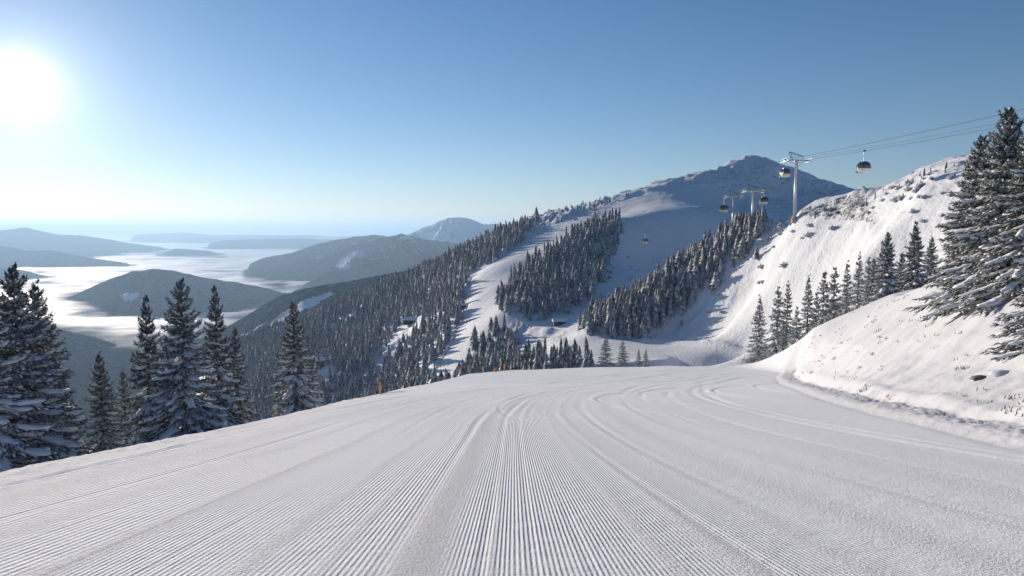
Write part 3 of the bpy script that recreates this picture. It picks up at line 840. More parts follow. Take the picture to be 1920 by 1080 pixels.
PARK = []
def make_spruce(name, seed, H, R, whorls, per, K, blades, bl, snow_p, fol, **kw):
    root = empty(name, (0, 0, 0))
    fv, ff, sv, sf = tree_arrays(seed, H, R, whorls, per, K, blades, bl, snow_p, **kw)
    cr = mesh_np("crown", fv, ff, fol, root)
    trunk_mesh(H, H * 0.014, root)
    if sv is not None:
        mesh_np("snow_load", sv, sf, M_TREESNOW, cr)["kind"] = "stuff"
    root["_h"] = float(H)
    return root

heroes = [make_spruce("spruce_tree", 11, 14, 4.1, 33, 7, 11, 17, 0.16, 0.95, M_NEEDLE, power=0.95, droop=1.15),
          make_spruce("spruce_tree", 12, 14, 3.2, 32, 7, 10, 16, 0.15, 0.9, M_NEEDLE, droop=1.3),
          make_spruce("spruce_tree", 13, 14, 4.4, 35, 8, 12, 18, 0.16, 1.0, M_NEEDLE, pads=0.7, power=0.85, droop=1.1),
          make_spruce("spruce_tree", 14, 14, 3.4, 30, 7, 10, 17, 0.17, 0.95, M_NEEDLE, power=1.05, droop=1.2)]
mids = [make_spruce("spruce_tree", 21 + i, 12, (2.1, 2.5, 1.8, 2.3)[i], 19, 7, 5, 5, 0.32, 0.8, M_NEEDLE_MID, pads=0.35, droop=(1.0, 1.2, .9, 1.1)[i]) for i in range(4)]
used = set()
def place(pool, k, x, y, H, label, group, rz=None, wide=1.0, sink=0.25):
    src = pool[k]
    if (id(pool), k) in used:
        o = copy_tree(src)
    else:
        used.add((id(pool), k)); o = src
    s = H / src["_h"]
    z = float(ground(x, y)[0])
    o.location = (x, y, z - sink); o.scale = (s * wide, s * wide, s)
    o.rotation_euler = (0, 0, random.uniform(0, 6.28) if rz is None else rz)
    tag(o, label, "tree", group)
    return o

def at(u, vtop, d):
    x, y, zt = pix(u, vtop, d)
    return x, y, zt - float(ground(x, y)[0])

GL = "spruces standing below the left edge of the piste"
left = [
    (22, 490, 40, 0, 1.05, "tall snow-laden spruce at the far left edge, with broad white lower boughs"),
    (66, 522, 47, 1, 1.05, "slim spruce just behind the leftmost tall spruce, its tip beside it"),
    (-70, 470, 36, 2, 1.0, "spruce at the left border of the picture, mostly cut off"),
    (185, 655, 50, 1, 0.95, "shortest spruce left of the piste, in the gap right of the leftmost spruces"),
    (272, 550, 50, 3, 0.85, "narrow pointed spruce left of the broadest spruce of the left row"),
    (338, 517, 45, 0, 1.0, "broadest dark spruce in the middle of the left row, boughs thick with snow"),
    (402, 532, 50, 3, 0.85, "tall slender spruce directly right of the broadest left spruce"),
    (440, 608, 57, 1, 0.9, "lower spruce with drooping branches at the right end of the left clump"),
    (549, 562, 60, 0, 0.95, "lone symmetrical spruce standing right of the left clump by the piste edge"),
    (585, 650, 74, 1, 0.9, "small spruce half hidden behind the lone symmetrical spruce"),
    (120, 700, 62, 3, 1.0, "spruce low behind the leftmost spruces, only its upper boughs showing"),
    (230, 690, 64, 1, 1.0, "spruce low in the shade between the shortest spruce and the narrow pointed one"),
]
for (u, vt, d, k, w, lb) in left:
    x, y, H = at(u, vt, d)
    place(heroes, k, x, y, H, lb, GL, wide=w)

GR_ = "large spruces on the right snow bank"
right = [
    (1893, 196, 37, 2, 1.0, "tallest snow-laden spruce at the right edge, its top beneath the cable"),
    (1843, 250, 41, 2, 1.0, "big spruce in front of the ridge, second tallest at the right edge"),
    (1945, 205, 34, 0, 1.05, "huge spruce cut off by the right border of the picture"),
    (1990, 330, 25, 2, 1.0, "near spruce beyond the right border whose heavy snowy boughs reach into view"),
    (1800, 440, 47, 3, 1.05, "lower spruce filling the foot of the big right-hand spruces on their left side"),
]
for (u, vt, d, k, w, lb) in right:
    x, y, H = at(u, vt, d)
    place(heroes, k, x, y, H, lb, GR_, wide=w)
G2 = "spruces behind the snow bank, left of the big ones"
row = [
    (1665, 432, 82, 0, 1.0, "broad tall spruce behind the bank, the tallest left of the big pair"),
    (1718, 412, 84, 3, 1.05, "tall spruce between the broad bank spruce and the big right-hand spruces"),
    (1748, 440, 96, 1, 1.0, "thin spruce whose tip shows just left of the big right-hand spruces"),
    (1692, 470, 100, 1, 1.0, "slim spruce peeking out between the two tall spruces behind the bank"),
    (1640, 480, 98, 1, 1.0, "narrow spruce touching the left side of the broad bank spruce"),
    (1780, 470, 70, 3, 1.0, "spruce tucked behind the left boughs of the big right-hand spruces"),
]
for (u, vt, d, k, w, lb) in row:
    x, y, H = at(u, vt, d)
    place(heroes, k, x, y, H, lb, G2, wide=w)
G3 = "row of spruces along the foot of the right ridge"
mid = [
    (1425, 556, 190, 0, 1.15, "stand-alone spruce at the left end of the row under the right ridge"),
    (1460, 536, 178, 1, 1.0, "spruce next to the stand-alone one, second in the row under the right ridge"),
    (1478, 530, 182, 2, 1.0, "slender spruce third in the row under the right ridge"),
    (1495, 574, 152, 1, 1.05, "spruce standing forward of the row, left of the gap in the trees"),
    (1517, 517, 170, 0, 1.0, "tall dark spruce in the left half of the row under the ridge"),
    (1532, 545, 160, 2, 1.0, "narrow spruce close in front of the tall dark one in the row"),
    (1546, 506, 150, 3, 1.0, "tallest spruce in the middle of the row under the right ridge"),
    (1566, 500, 160, 1, 1.0, "spruce behind the tallest one in the middle of the row"),
    (1588, 545, 132, 3, 1.1, "short wide spruce standing in front of the row near the bank"),
    (1590, 492, 150, 2, 1.0, "thin spruce at the back of the row, tip above the short wide one"),
    (1612, 474, 135, 0, 1.0, "tall spruce at the right end of the row, left of the narrow bank spruce"),
    (1630, 480, 128, 1, 1.0, "spruce at the right end of the row touching the bank spruces"),
    (1518, 640, 140, 2, 1.1, "small young spruce at the foot of the row by the snow bank"),
    (1470, 600, 172, 3, 1.0, "low spruce filling the gap between the second and third of the row"),
    (1560, 590, 130, 0, 1.0, "low bushy spruce in front of the middle of the row"),
]
for (u, vt, d, k, w, lb) in mid:
    x, y, H = at(u, vt, d)
    place(mids, k, x, y, H, lb, G3, wide=w)
G4 = "spruces on the mound by the lower road"
mound = [
    (1136, 628, 205, 0, 1.7, "largest of the dark spruces beyond the brow, left of the snowy bend"),
    (1168, 638, 205, 1, 1.7, "dark spruce beyond the brow, directly right of the largest one"),
    (1198, 655, 207, 2, 1.7, "left one of the two small twin spruces beside the snowy bend"),
    (1211, 655, 208, 0, 1.6, "right one of the two small twin spruces beside the snowy bend"),
]
for (u, vt, d, k, w, lb) in mound:
    x, y, H = at(u, vt, d)
    place(mids, k, x, y, H, lb, G4, wide=w)

# small far spruce: one mesh
def far_tree(seed, H=10, R=1.9, tiers=8, spikes=9):
    g = np.random.default_rng(seed); V = []; Fc = []
    for t in range(tiers):
        h = 0.04 + 0.9 * t / tiers
        top_ = min(1.0, h + 1.9 / tiers); r = R * (1 - h) ** 0.85
        a0 = g.uniform(0, 6.28); b = len(V)
        V.append((0, 0, H * top_))
        for s in range(spikes * 2):
            a = a0 + pi * s / spikes
            rr_ = r * (g.uniform(0.85, 1.25) if s % 2 == 0 else g.uniform(0.35, 0.6))
            V.append((rr_ * cos(a), rr_ * sin(a), H * (h + (g.normal(0, 0.012) if s % 2 == 0 else 0.035))))
        m_ = spikes * 2
        for s in range(m_):
            Fc.append((b, b + 1 + s, b + 1 + (s + 1) % m_))
    V += [(0.1, 0, -0.6), (-0.08, 0.1, -0.6), (-0.08, -0.1, -0.6), (0, 0, H * 1.03)]
    b = len(V) - 4; Fc += [(b, b + 1, b + 3), (b + 1, b + 2, b + 3), (b + 2, b, b + 3)]
    return np.array(V, np.float32), np.array(Fc, np.int32)
FT = [far_tree(200 + i, R=(1.7, 2.1, 1.5, 1.9, 2.3)[i], tiers=(8, 7, 9, 8, 6)[i]) for i in range(5)]

# scatter candidates over the slopes
def scatter(poly, dmin, dmax, spacing, hmin, hmax, dens=1.0, holes=(), clump=0.0, seed=1):
    g = np.random.default_rng(seed)
    us = [p[0] for p in poly]
    x0 = min((u - 960) / F for u in us) * dmax - 5 if min(us) < 960 else min((u - 960) / F for u in us) * dmin - 5
    x1 = max((u - 960) / F for u in us) * dmax + 5 if max(us) > 960 else max((u - 960) / F for u in us) * dmin + 5
    nx = int((x1 - x0) / spacing); ny = int((dmax - dmin) / spacing)
    X, Y = np.meshgrid(np.linspace(x0, x1, nx), np.linspace(dmin, dmax, ny))
    X = (X + g.uniform(-.5, .5, X.shape) * spacing).ravel(); Y = (Y + g.uniform(-.5, .5, Y.shape) * spacing).ravel()
    Z = ground(X, Y); u, v = proj(np.stack([X, Y, Z], -1))
    k = in_poly(u, v, poly) & (g.random(X.shape) < dens)
    for h_ in holes: k &= ~in_poly(u, v, h_)
    if clump: k &= fbm(X / 30, Y / 30, 3, seed) > clump - 1
    X, Y, Z = X[k], Y[k], Z[k]
    H = hmin + (hmax - hmin) * np.clip(g.beta(1.3, 1.5, X.shape), 0, 1)
    vis = visible(X, Y, Z, H)
    return np.stack([X, Y, Z, H], -1)[vis]

HOLES = [[(588, 696), (625, 692), (640, 706), (590, 716)], [(752, 605), (790, 598), (806, 606), (775, 622), (745, 655), (705, 700), (690, 702), (725, 650)]]
wood_left = scatter([(420, 640), (567, 590), (696, 535), (770, 503), (844, 480), (918, 445), (960, 430), (1012, 408), (975, 460), (925, 490), (884, 512), (872, 555), (864, 600), (842, 640),
                     (812, 690), (780, 800), (560, 830), (400, 830)], 200, 1050, 5.0, 5, 14.5, 0.95, HOLES, seed=5)
wood_mid = scatter([(932, 580), (958, 525), (1000, 490), (1060, 452), (1120, 418), (1160, 408), (1170, 440), (1150, 480), (1135, 520), (1118, 560), (1060, 590), (1000, 606), (950, 592)],
                   360, 700, 4.2, 5, 13.5, 0.95, seed=6)
wood_tongue = scatter([(872, 690), (884, 650), (915, 620), (945, 612), (970, 630), (975, 660), (960, 720), (860, 740)], 300, 420, 4.4, 5.5, 13, 0.93, seed=7)
wood_low = scatter([(560, 900), (640, 790), (760, 735), (870, 703), (960, 686), (1040, 680), (1108, 684), (1112, 760), (800, 860), (600, 930)], 185, 330, 4.6, 5, 13.5, 0.88, seed=8)
wood_ridge = scatter([(1086, 625), (1098, 596), (1200, 552), (1300, 484), (1400, 416), (1440, 400), (1428, 440), (1405, 472), (1375, 505), (1340, 545), (1290, 585), (1240, 612), (1200, 640), (1150, 634)],
                     195, 370, 2.6, 4.5, 11.5, 0.95, seed=9)
sparse_ridge = scatter([(1200, 640), (1240, 600), (1335, 540), (1400, 470), (1440, 470), (1400, 540), (1330, 590), (1260, 620)], 180, 310, 4.5, 2.5, 7.5, 0.42, clump=0.9, seed=10)
upper_dwarf = scatter([(950, 450), (1000, 412), (1150, 370), (1210, 356), (1160, 380), (1080, 402), (1000, 440), (940, 478)], 600, 950, 7.0, 3, 7, 0.6, seed=11)
ridge_dwarf = scatter([(1400, 430), (1500, 402), (1620, 375), (1700, 341), (1860, 285), (1860, 330), (1700, 385), (1560, 430), (1440, 470), (1400, 500)], 150, 320, 3.0, 0.8, 2.6, 0.5, clump=0.95, seed=12)

def describe_stand(A, label, group, base):
    return [(float(a[3] / a[1]), tuple(a), label, group, base) for a in A]
ridge_small = scatter([(1395, 430), (1420, 408), (1500, 400), (1600, 377), (1700, 339), (1830, 290), (1800, 315), (1700, 362), (1600, 395), (1480, 425), (1420, 470)], 150, 320, 3.0, 1.2, 3.2, 0.35, seed=13)
cands = []
cands += describe_stand(wood_ridge, "frosted spruce in the dense wood climbing the near side of the right ridge", "spruces of the wood on the right ridge", 1)
cands += describe_stand(sparse_ridge, "small snowy spruce scattered on the open slope below the ridge wood", "scattered spruces below the ridge wood", 1)
cands += describe_stand(wood_low, "frosted spruce in the belt of trees just beyond the brow of the piste", "spruces just beyond the brow of the piste", 1)
cands += describe_stand(wood_tongue, "dark spruce in the small tongue of trees at the foot of the left run", "spruces of the small tongue of trees", 1)
cands += describe_stand(wood_mid, "frosted spruce in the triangular wood between the two far ski runs", "spruces of the wood between the ski runs", 1)
cands += describe_stand(wood_left, "frosted spruce in the wide forest left of the far ski runs", "spruces of the wide forest", 1)
cands.sort(key=lambda c: -c[0])
N_IND = 255
far_meshes = []
for i, (V, Fc) in enumerate(FT):
    me_o = None
    far_meshes.append((V, Fc))
first = [None] * 5
g = np.random.default_rng(77)
n_mid = 150
for q, (sz, (x, y, z, H), lb, grp, b_) in enumerate(cands[:N_IND]):
    k = int(g.integers(0, 5))
    if first[k] is None:
        o = mesh_np("spruce_tree", far_meshes[k][0], far_meshes[k][1], M_NEEDLE_FAR); first[k] = o
    else:
        o = first[k].copy(); scene.collection.objects.link(o)
    s = H / 10.0
    o.location = (x, y, z - 0.3); wd_ = s * g.uniform(0.9, 1.4); o.scale = (wd_, wd_, s); o.rotation_euler = (g.normal(0, .035), g.normal(0, .035), g.uniform(0, 6.28))
    tu, tv = proj(np.array([x, y, z]))
    if "dense wood climbing" in lb:
        if tu < 1160: lb, grp = "frosted spruce at the low left tip of the ridge wood, above the snowy road", "spruces at the low tip of the ridge wood"
        elif tu > 1360: lb, grp = "frosted spruce at the upper end of the ridge wood, below the two smaller lift towers", "spruces at the upper end of the ridge wood"
        elif tv > 560 + (1250 - tu) * 0.42 + 20: lb, grp = "frosted spruce on the lower edge of the ridge wood, facing the open snow slope", "spruces on the lower edge of the ridge wood"
    elif "beyond the brow" in lb:
        if tu > 960: lb, grp = "frosted spruce in the belt just beyond the brow, next to the dark mound spruces", "spruces at the right end of the belt beyond the brow"
        elif tu < 760: lb, grp = "frosted spruce in the belt beyond the brow, behind the slim orange marker pole", "spruces at the left end of the belt beyond the brow"
        else: lb, grp = "frosted spruce in the belt beyond the brow, behind the two short orange poles", "spruces in the middle of the belt beyond the brow"
    elif "wide forest" in lb:
        if tu < 700: lb, grp = "frosted spruce low in the wide forest, between the lone spruce and the orange marker pole", "spruces low in the wide forest"
    elif "triangular wood" in lb:
        if tv > 575: lb, grp = "frosted spruce at the bottom edge of the triangular wood, above the low dark lift station", "spruces at the bottom of the triangular wood"
        elif tu > 1100: lb, grp = "frosted spruce on the right side of the triangular wood, by the shaded gully", "spruces on the right side of the triangular wood"
    tag(o, lb, "tree", grp)
rest = np.array([c[1] for c in cands[N_IND:]] + [tuple(a) for a in upper_dwarf] + [tuple(a) for a in ridge_small])
def merge(A, shapes, wide0=1.0, g=np.random.default_rng(5), unit=10.0):
    Vs, Fs, n0 = [], [], 0
    kk = g.integers(0, len(shapes), len(A)); ang = g.uniform(0, 6.28, len(A))
    for k, (V, Fc) in enumerate(shapes):
        S = A[kk == k]; a = ang[kk == k]
        if not len(S): continue
        s = (S[:, 3] / unit)[:, None]; wide = wide0 * g.uniform(0.85, 1.45, (len(S), 1))
        x = (V[None, :, 0] * np.cos(a)[:, None] - V[None, :, 1] * np.sin(a)[:, None]) * s * wide + S[:, :1]
        y = (V[None, :, 0] * np.sin(a)[:, None] + V[None, :, 1] * np.cos(a)[:, None]) * s * wide + S[:, 1:2]
        z = V[None, :, 2] * s + S[:, 2:3] - 0.3
        lean = g.normal(0, 0.035, (len(S), 2)); zl = V[None, :, 2] * s
        x = x + zl * lean[:, :1]; y = y + zl * lean[:, 1:]
        P = np.stack([x, y, z], -1).reshape(-1, 3)
        Q = (Fc[None] + (np.arange(len(S)) * len(V))[:, None, None]).reshape(-1, 3) + n0
        Vs.append(P); Fs.append(Q); n0 += len(P)
    return np.vstack(Vs), np.vstack(Fs)
V, Fc = merge(rest, FT)
tag(mesh_np("distant_forest", V, Fc, M_NEEDLE_FAR), "frosted conifer forest covering the far mountainside", "forest", kind="stuff")
print("trees: individual", N_IND, "merged", len(rest), "total cands", len(cands))

# the second ridge gets its trees too (they read as a fringe on its skyline)
def blob(seed, n=9, flat=0.6):
    g = np.random.default_rng(seed)
    import itertools
    V = []; Fc = []
    rings = 4
    V.append((0, 0, flat))
    for r in range(1, rings):
        ph = pi / 2 * r / (rings - 1)
        for k in range(n):
            a = 2 * pi * k / n
            q = g.uniform(0.72, 1.2)
            V.append((sin(ph) * cos(a) * q, sin(ph) * sin(a) * q, cos(ph) * flat * g.uniform(0.8, 1.2) - (0.3 if r == rings - 1 else 0)))
    for k in range(n): Fc.append((0, 1 + k, 1 + (k + 1) % n))
    for r in range(rings - 2):
        for k in range(n):
            a = 1 + r * n + k; b = 1 + r * n + (k + 1) % n
            Fc += [(a, a + n, b + n), (a, b + n, b)]
    return np.array(V, np.float32), np.array(Fc, np.int32)

# dwarf pines and boulders on the ridge
def shrub(seed):
    g = np.random.default_rng(seed); V = []; Fc = []
    for s in range(70):
        a = g.uniform(0, 2 * pi); el = g.uniform(0.1, 1.4); L = g.uniform(0.5, 1.1)
        d = np.array([cos(a) * cos(el), sin(a) * cos(el), sin(el) * 0.8])
        o = d * L * g.uniform(0.1, 0.45); t = d * L
        w = np.cross(d, g.normal(0, 1, 3)); w /= np.linalg.norm(w); w *= 0.17
        b = len(V); V += [tuple(o - w), tuple(o + w), tuple(t + w * .5), tuple(t - w * .6 + [0, 0, -.1])]
        Fc += [(b, b + 1, b + 2), (b, b + 2, b + 3)]
    return np.array(V, np.float32), np.array(Fc, np.int32)
SH = [shrub(300 + i) for i in range(4)]
shr = np.vstack([ridge_dwarf,
                 scatter([(1380, 470), (1450, 450), (1470, 500), (1400, 560), (1350, 600), (1300, 610), (1330, 560)], 160, 290, 4.0, 1.0, 3.0, 0.35, seed=21),
                 scatter([(1700, 350), (1850, 290), (1850, 420), (1740, 430), (1640, 420), (1600, 410)], 120, 260, 4.0, 1.0, 2.8, 0.35, seed=22),
                 scatter([(1400, 640), (1500, 640), (1500, 672), (1400, 676)], 130, 220, 3.0, 0.8, 2.0, 0.5, seed=23)])
o_first = [None] * 4
shr = shr[np.argsort(-shr[:, 3] / shr[:, 1])]
for q, (x, y, z, H) in enumerate(shr[:90]):
    k = q % 4
    if o_first[k] is None:
        o = mesh_np("dwarf_pine", SH[k][0], SH[k][1], M_SCRUB); o_first[k] = o
    else:
        o = o_first[k].copy(); scene.collection.objects.link(o)
    o.location = (x, y, z - 0.1); s = H * 0.62; o.scale = (s * 1.05, s * 1.05, s * 1.5); o.rotation_euler = (0, 0, q * 1.7)
    su, sv_ = proj(np.array([x, y, z]))
    if su < 1490: lb, grp = "snow-crusted dwarf pine on the right ridge, left of the tallest lift tower", "dwarf pines left of the tallest tower"
    elif su < 1640: lb, grp = "snow-crusted dwarf pine on the ridge crest just right of the tallest lift tower", "dwarf pines right of the tallest tower"
    else: lb, grp = "snow-crusted dwarf pine high on the ridge, between the tallest tower and the big right-hand spruces", "dwarf pines high on the right ridge"
    tag(o, lb, "shrub", grp)
scr = np.vstack([shr[90:],
                 scatter([(1280, 345), (1400, 300), (1590, 362), (1580, 390), (1420, 392), (1330, 352)], 560, 800, 8, 1.5, 4.0, 0.55, clump=0.9, seed=24),
                 scatter([(900, 480), (1000, 420), (1150, 374), (1120, 395), (1000, 445), (930, 490)], 600, 900, 7, 1.5, 5.0, 0.4, seed=25),
                 scatter([(1150, 430), (1180, 440), (1190, 500), (1150, 540), (1130, 520)], 400, 650, 7, 1.5, 4.0, 0.5, seed=26)])
V, Fc = merge(scr, SH, 1.1, unit=1.7)
tag(mesh_np("mountain_scrub", V, Fc, M_SCRUB), "frosted low scrub dotting the open upper slopes", "scrub", kind="stuff")

# rocks
def rock_shape(seed):
    V, Fc = blob(seed, 10, 0.7); return V, Fc
RK = [rock_shape(400 + i) for i in range(3)]
rk = np.vstack([scatter([(1700, 400), (1790, 370), (1800, 440), (1690, 440)], 120, 200, 5.0, 0.7, 1.8, 0.5, seed=31),
                scatter([(1560, 420), (1700, 360), (1760, 340), (1700, 400), (1600, 440)], 150, 240, 7.0, 0.6, 1.4, 0.4, seed=32)])
rk = rk[:40]
rf = [None] * 3
for q, (x, y, z, H) in enumerate(rk):
    k = q % 3
    if rf[k] is None:
        o = mesh_np("rock", RK[k][0], RK[k][1], M_ROCK); rf[k] = o
        mesh_np("snow_cap", RK[k][0] * [0.85, 0.85, 0.8] + [0.05, 0.03, 0.28], RK[k][1], M_TREESNOW, o)
    else:
        o = copy_tree(rf[k])
    o.location = (x, y, z); o.scale = (H, H * 0.8, H * 0.8); o.rotation_euler = (0, 0, q * 2.1)
    tag(o, "brown rock with a cap of snow breaking the surface of the right ridge", "rock", "rocks on the right ridge")

# the two wind-drifted lumps by the bank
for (u, v, d, s, lb) in ((1838, 768, 24.5, 0.30, "small dark snow-dusted stone low on the right bank, left of its twin"),
                         (1880, 757, 24.0, 0.36, "rounded snowy hummock on the right bank, right of the dark stone")):
    x, y, z = pix(u, v, d); z = float(ground(x, y)[0])
    V, Fc = blob(int(u), 10, 0.5)
    o = mesh_np("stone", V, Fc, M_ROCK if u < 1850 else M_BANK, smooth=True)
    o.location = (x, y, z - 0.03); o.scale = (s * 1.4, s, s * 0.7); tag(o, lb, "stone")

# dry grass poking through the bank
g = np.random.default_rng(9)
GV, GF = [], []
X = g.uniform(10, 45, 26000); Y = g.uniform(14, 80, 26000)
dd = X - in_edge(Y)
k = (dd > 1.0) & (dd < 12) & (fbm(X / 1.2, Y / 1.2, 3, 141) + 0.3 * fbm(X / 6, Y / 6, 2, 143) > 0.70)
X, Y = X[k], Y[k]; Z = ground(X, Y)
for x, y, z in zip(X, Y, Z):
    for b_ in range(6):
        a = g.uniform(0, 6.28); L = g.uniform(0.08, 0.24) * min(1.0, 0.35 + y / 60); o = np.array([x + g.normal(0, .12), y + g.normal(0, .12), z - 0.02])
        t = o + [cos(a) * L * .8, sin(a) * L * .8, L]; w = np.array([-sin(a), cos(a), 0]) * 0.02
        c = len(GV); GV += [o - w, o + w, t]; GF.append((c, c + 1, c + 2))
tag(mesh_np("dry_grass", np.array(GV), np.array(GF), M_GRASS), "dry brown grass tufts poking through the snow of the bank", "grass", kind="stuff")

# ------------------------------------------------------------------ gondola lift
def yaw_between(a, b): return math.atan2(b[1] - a[1], b[0] - a[0])
def pylon_root(label, u, vtop, vbase, d, head_w, yaw):
    """steel lift tower; local x = across the line, y = along"""
    xt, yt, zt = pix(u, vtop, d); zb = float(ground(xt, yt)[0]) - 0.5
    root = empty("lift_tower", (xt, yt, zb), yaw)
    H = zt - zb
    Hc = H - 3.2                                           # cross-arm level
    mb = MB(); mb.tube([(0, 0, 0), (0, 0, Hc)], [0.62, 0.42], 20); mb.build("column", M_STEEL, root, smooth=True)
    mb = MB(); mb.tube([(0, 0, 0), (0, 0, 1.3)], [1.1, 0.95], 16); mb.build("footing", simple_conc, root)
    w = head_w / 2
    mb = MB(); mb.box((0, 0, Hc + 0.25), (head_w, 0.45, 0.45)); mb.box((0, 0, Hc + 0.1), (1.6, 0.9, 0.5)); mb.build("crossarm", M_STEEL, root, bevel=0.04)
    for s in (-1, 1):
        mb = MB(); mb.box((s * (w - 0.45), 0, Hc + 0.05), (0.16, 4.6, 0.22))
        for k in range(8):
            cy = -1.95 + k * 0.557
            mb.tube([(s * (w - 0.45) - 0.1, cy, Hc + 0.28), (s * (w - 0.45) + 0.1, cy, Hc + 0.28)], 0.24, 12)
        mb.build("sheave_assembly", M_DARKSTEEL, root)
        mb = MB(); mb.box((s * (w + 0.05), 0, Hc - 0.35), (0.55, 5.2, 0.06))
        for yy in (-2.5, 0, 2.5):
            mb.tube([(s * (w + 0.3), yy, Hc - 0.35), (s * (w + 0.3), yy, Hc + 0.75)], 0.03, 5)
        mb.tube([(s * (w + 0.3), -2.5, Hc + 0.75), (s * (w + 0.3), 2.5, Hc + 0.75)], 0.03, 5)
        mb.build("catwalk", M_STEEL, root)
        mb = MB(); mb.tube([(0.5 * s, 0, Hc - 0.9), (s * (w - 0.6), 0, Hc + 0.05)], 0.09, 6); mb.build("brace", M_STEEL, root)
    # lifting frame: slanting gantry above the arm
    mb = MB()
    for yy in (-0.5, 0.5):
        mb.tube([(-w * 0.35, yy, Hc + 0.4), (-w * 0.62, yy, Hc + 3.2)], 0.09, 6)
        mb.tube([(w * 0.5, yy, Hc + 0.4), (w * 0.55, yy, Hc + 1.6)], 0.08, 6)
        mb.tube([(-w * 0.62, yy, Hc + 3.2), (w * 0.55, yy, Hc + 1.6)], 0.09, 6)
        for q in range(4):
            f = 0.2 + 0.2 * q
            x = -w * 0.62 + f * w * 1.17; z = Hc + 3.2 - 1.6 * f
            mb.tube([(x, yy, z), (x, yy, Hc + 0.5)], 0.035, 5)
    mb.tube([(-w * 0.62, -0.6, Hc + 3.2), (-w * 0.62, 0.6, Hc + 3.2)], 0.08, 6); mb.tube([(w * 0.55, -0.6, Hc + 1.6), (w * 0.55, 0.6, Hc + 1.6)], 0.08, 6)
    mb.build("lifting_frame", M_DARKSTEEL, root)
    mb = MB()
    for k in range(int(Hc / 0.5) - 2):
        mb.box((0, -0.66, 1.3 + k * 0.5), (0.4, 0.03, 0.03))
    for s in (-1, 1): mb.box((s * 0.2, -0.66, Hc / 2 + 0.3), (0.04, 0.04, Hc - 1.0))
    mb.build("ladder", M_STEEL, root)
    tag(root, label, "lift tower", "gondola lift towers")
    c, s_ = cos(yaw), sin(yaw)
    def arm(sgn): 
        lx = sgn * (w - 0.45); return (xt + c * lx, yt + s_ * lx, zb + Hc + 0.55)
    return root, arm
simple_conc = simple("concrete_footing", (0.55, 0.38, 0.30), 0.9, var=0.2, scale=3)
T1, arm1 = pylon_root("nearest and tallest grey lift tower, standing on the snowy ridge", 1494, 285, 398, 248, 8.6, radians(2))
T2, arm2 = pylon_root("thin grey lift tower second along the line, left of the tallest tower", 1413, 345, 408, 284, 7.8, radians(-4))
T3, arm3 = pylon_root("lift tower farthest left, rising behind the trees of the ridge", 1376, 356, 415, 300, 6.8, radians(-8))

def sag(a, b, s, n=24):
    a, b = Vector(a), Vector(b)
    return [tuple(a.lerp(b, t / n) - Vector((0, 0, s * 4 * (t / n) * (1 - t / n)))) for t in range(n + 1)]
far_r_a = pix(2250, 128, 95); far_r_b = pix(2250, 165, 90)
stn = pix(985, 503, 492)
ropeA = sag(far_r_a, arm1(-1), 0.6) + sag(arm1(-1), arm2(-1), 0.5)[1:] + sag(arm2(-1), arm3(-1), 0.3)[1:] + sag(arm3(-1), (stn[0] - 2, stn[1], stn[2]), 3)[1:]
ropeB = sag(far_r_b, arm1(1), 0.6) + sag(arm1(1), arm2(1), 0.5)[1:] + sag(arm2(1), arm3(1), 0.3)[1:] + sag(arm3(1), (stn[0] + 2, stn[1], stn[2]), 3)[1:]
mb = MB(); mb.tube(ropeA, 0.055, 6); tag(mb.build("haul_rope", M_CABLE), "upper dark steel cable running over the lift towers to the top right", "cable", "gondola cables")
mb = MB(); mb.tube(ropeB, 0.055, 6); tag(mb.build("haul_rope", M_CABLE), "lower dark steel cable carrying the cabin right of the tallest tower", "cable", "gondola cables")
mb = MB(); mb.tube([(p[0], p[1], p[2] + 0.75) for p in ropeB[:25]], 0.03, 5); tag(mb.build("signal_cable", M_CABLE), "thin signal line just above the lower cable at the right", "cable", "gondola cables")

def rope_at(rope, u):
    for a, b in zip(rope[:-1], rope[1:]):
        ua, ub = proj(np.array(a))[0], proj(np.array(b))[0]
        if min(ua, ub) <= u <= max(ua, ub):
            t = (u - ua) / (ub - ua); return tuple(Vector(a).lerp(Vector(b), t)), (Vector(b) - Vector(a))
    return rope[-1], Vector((0, 1, 0))

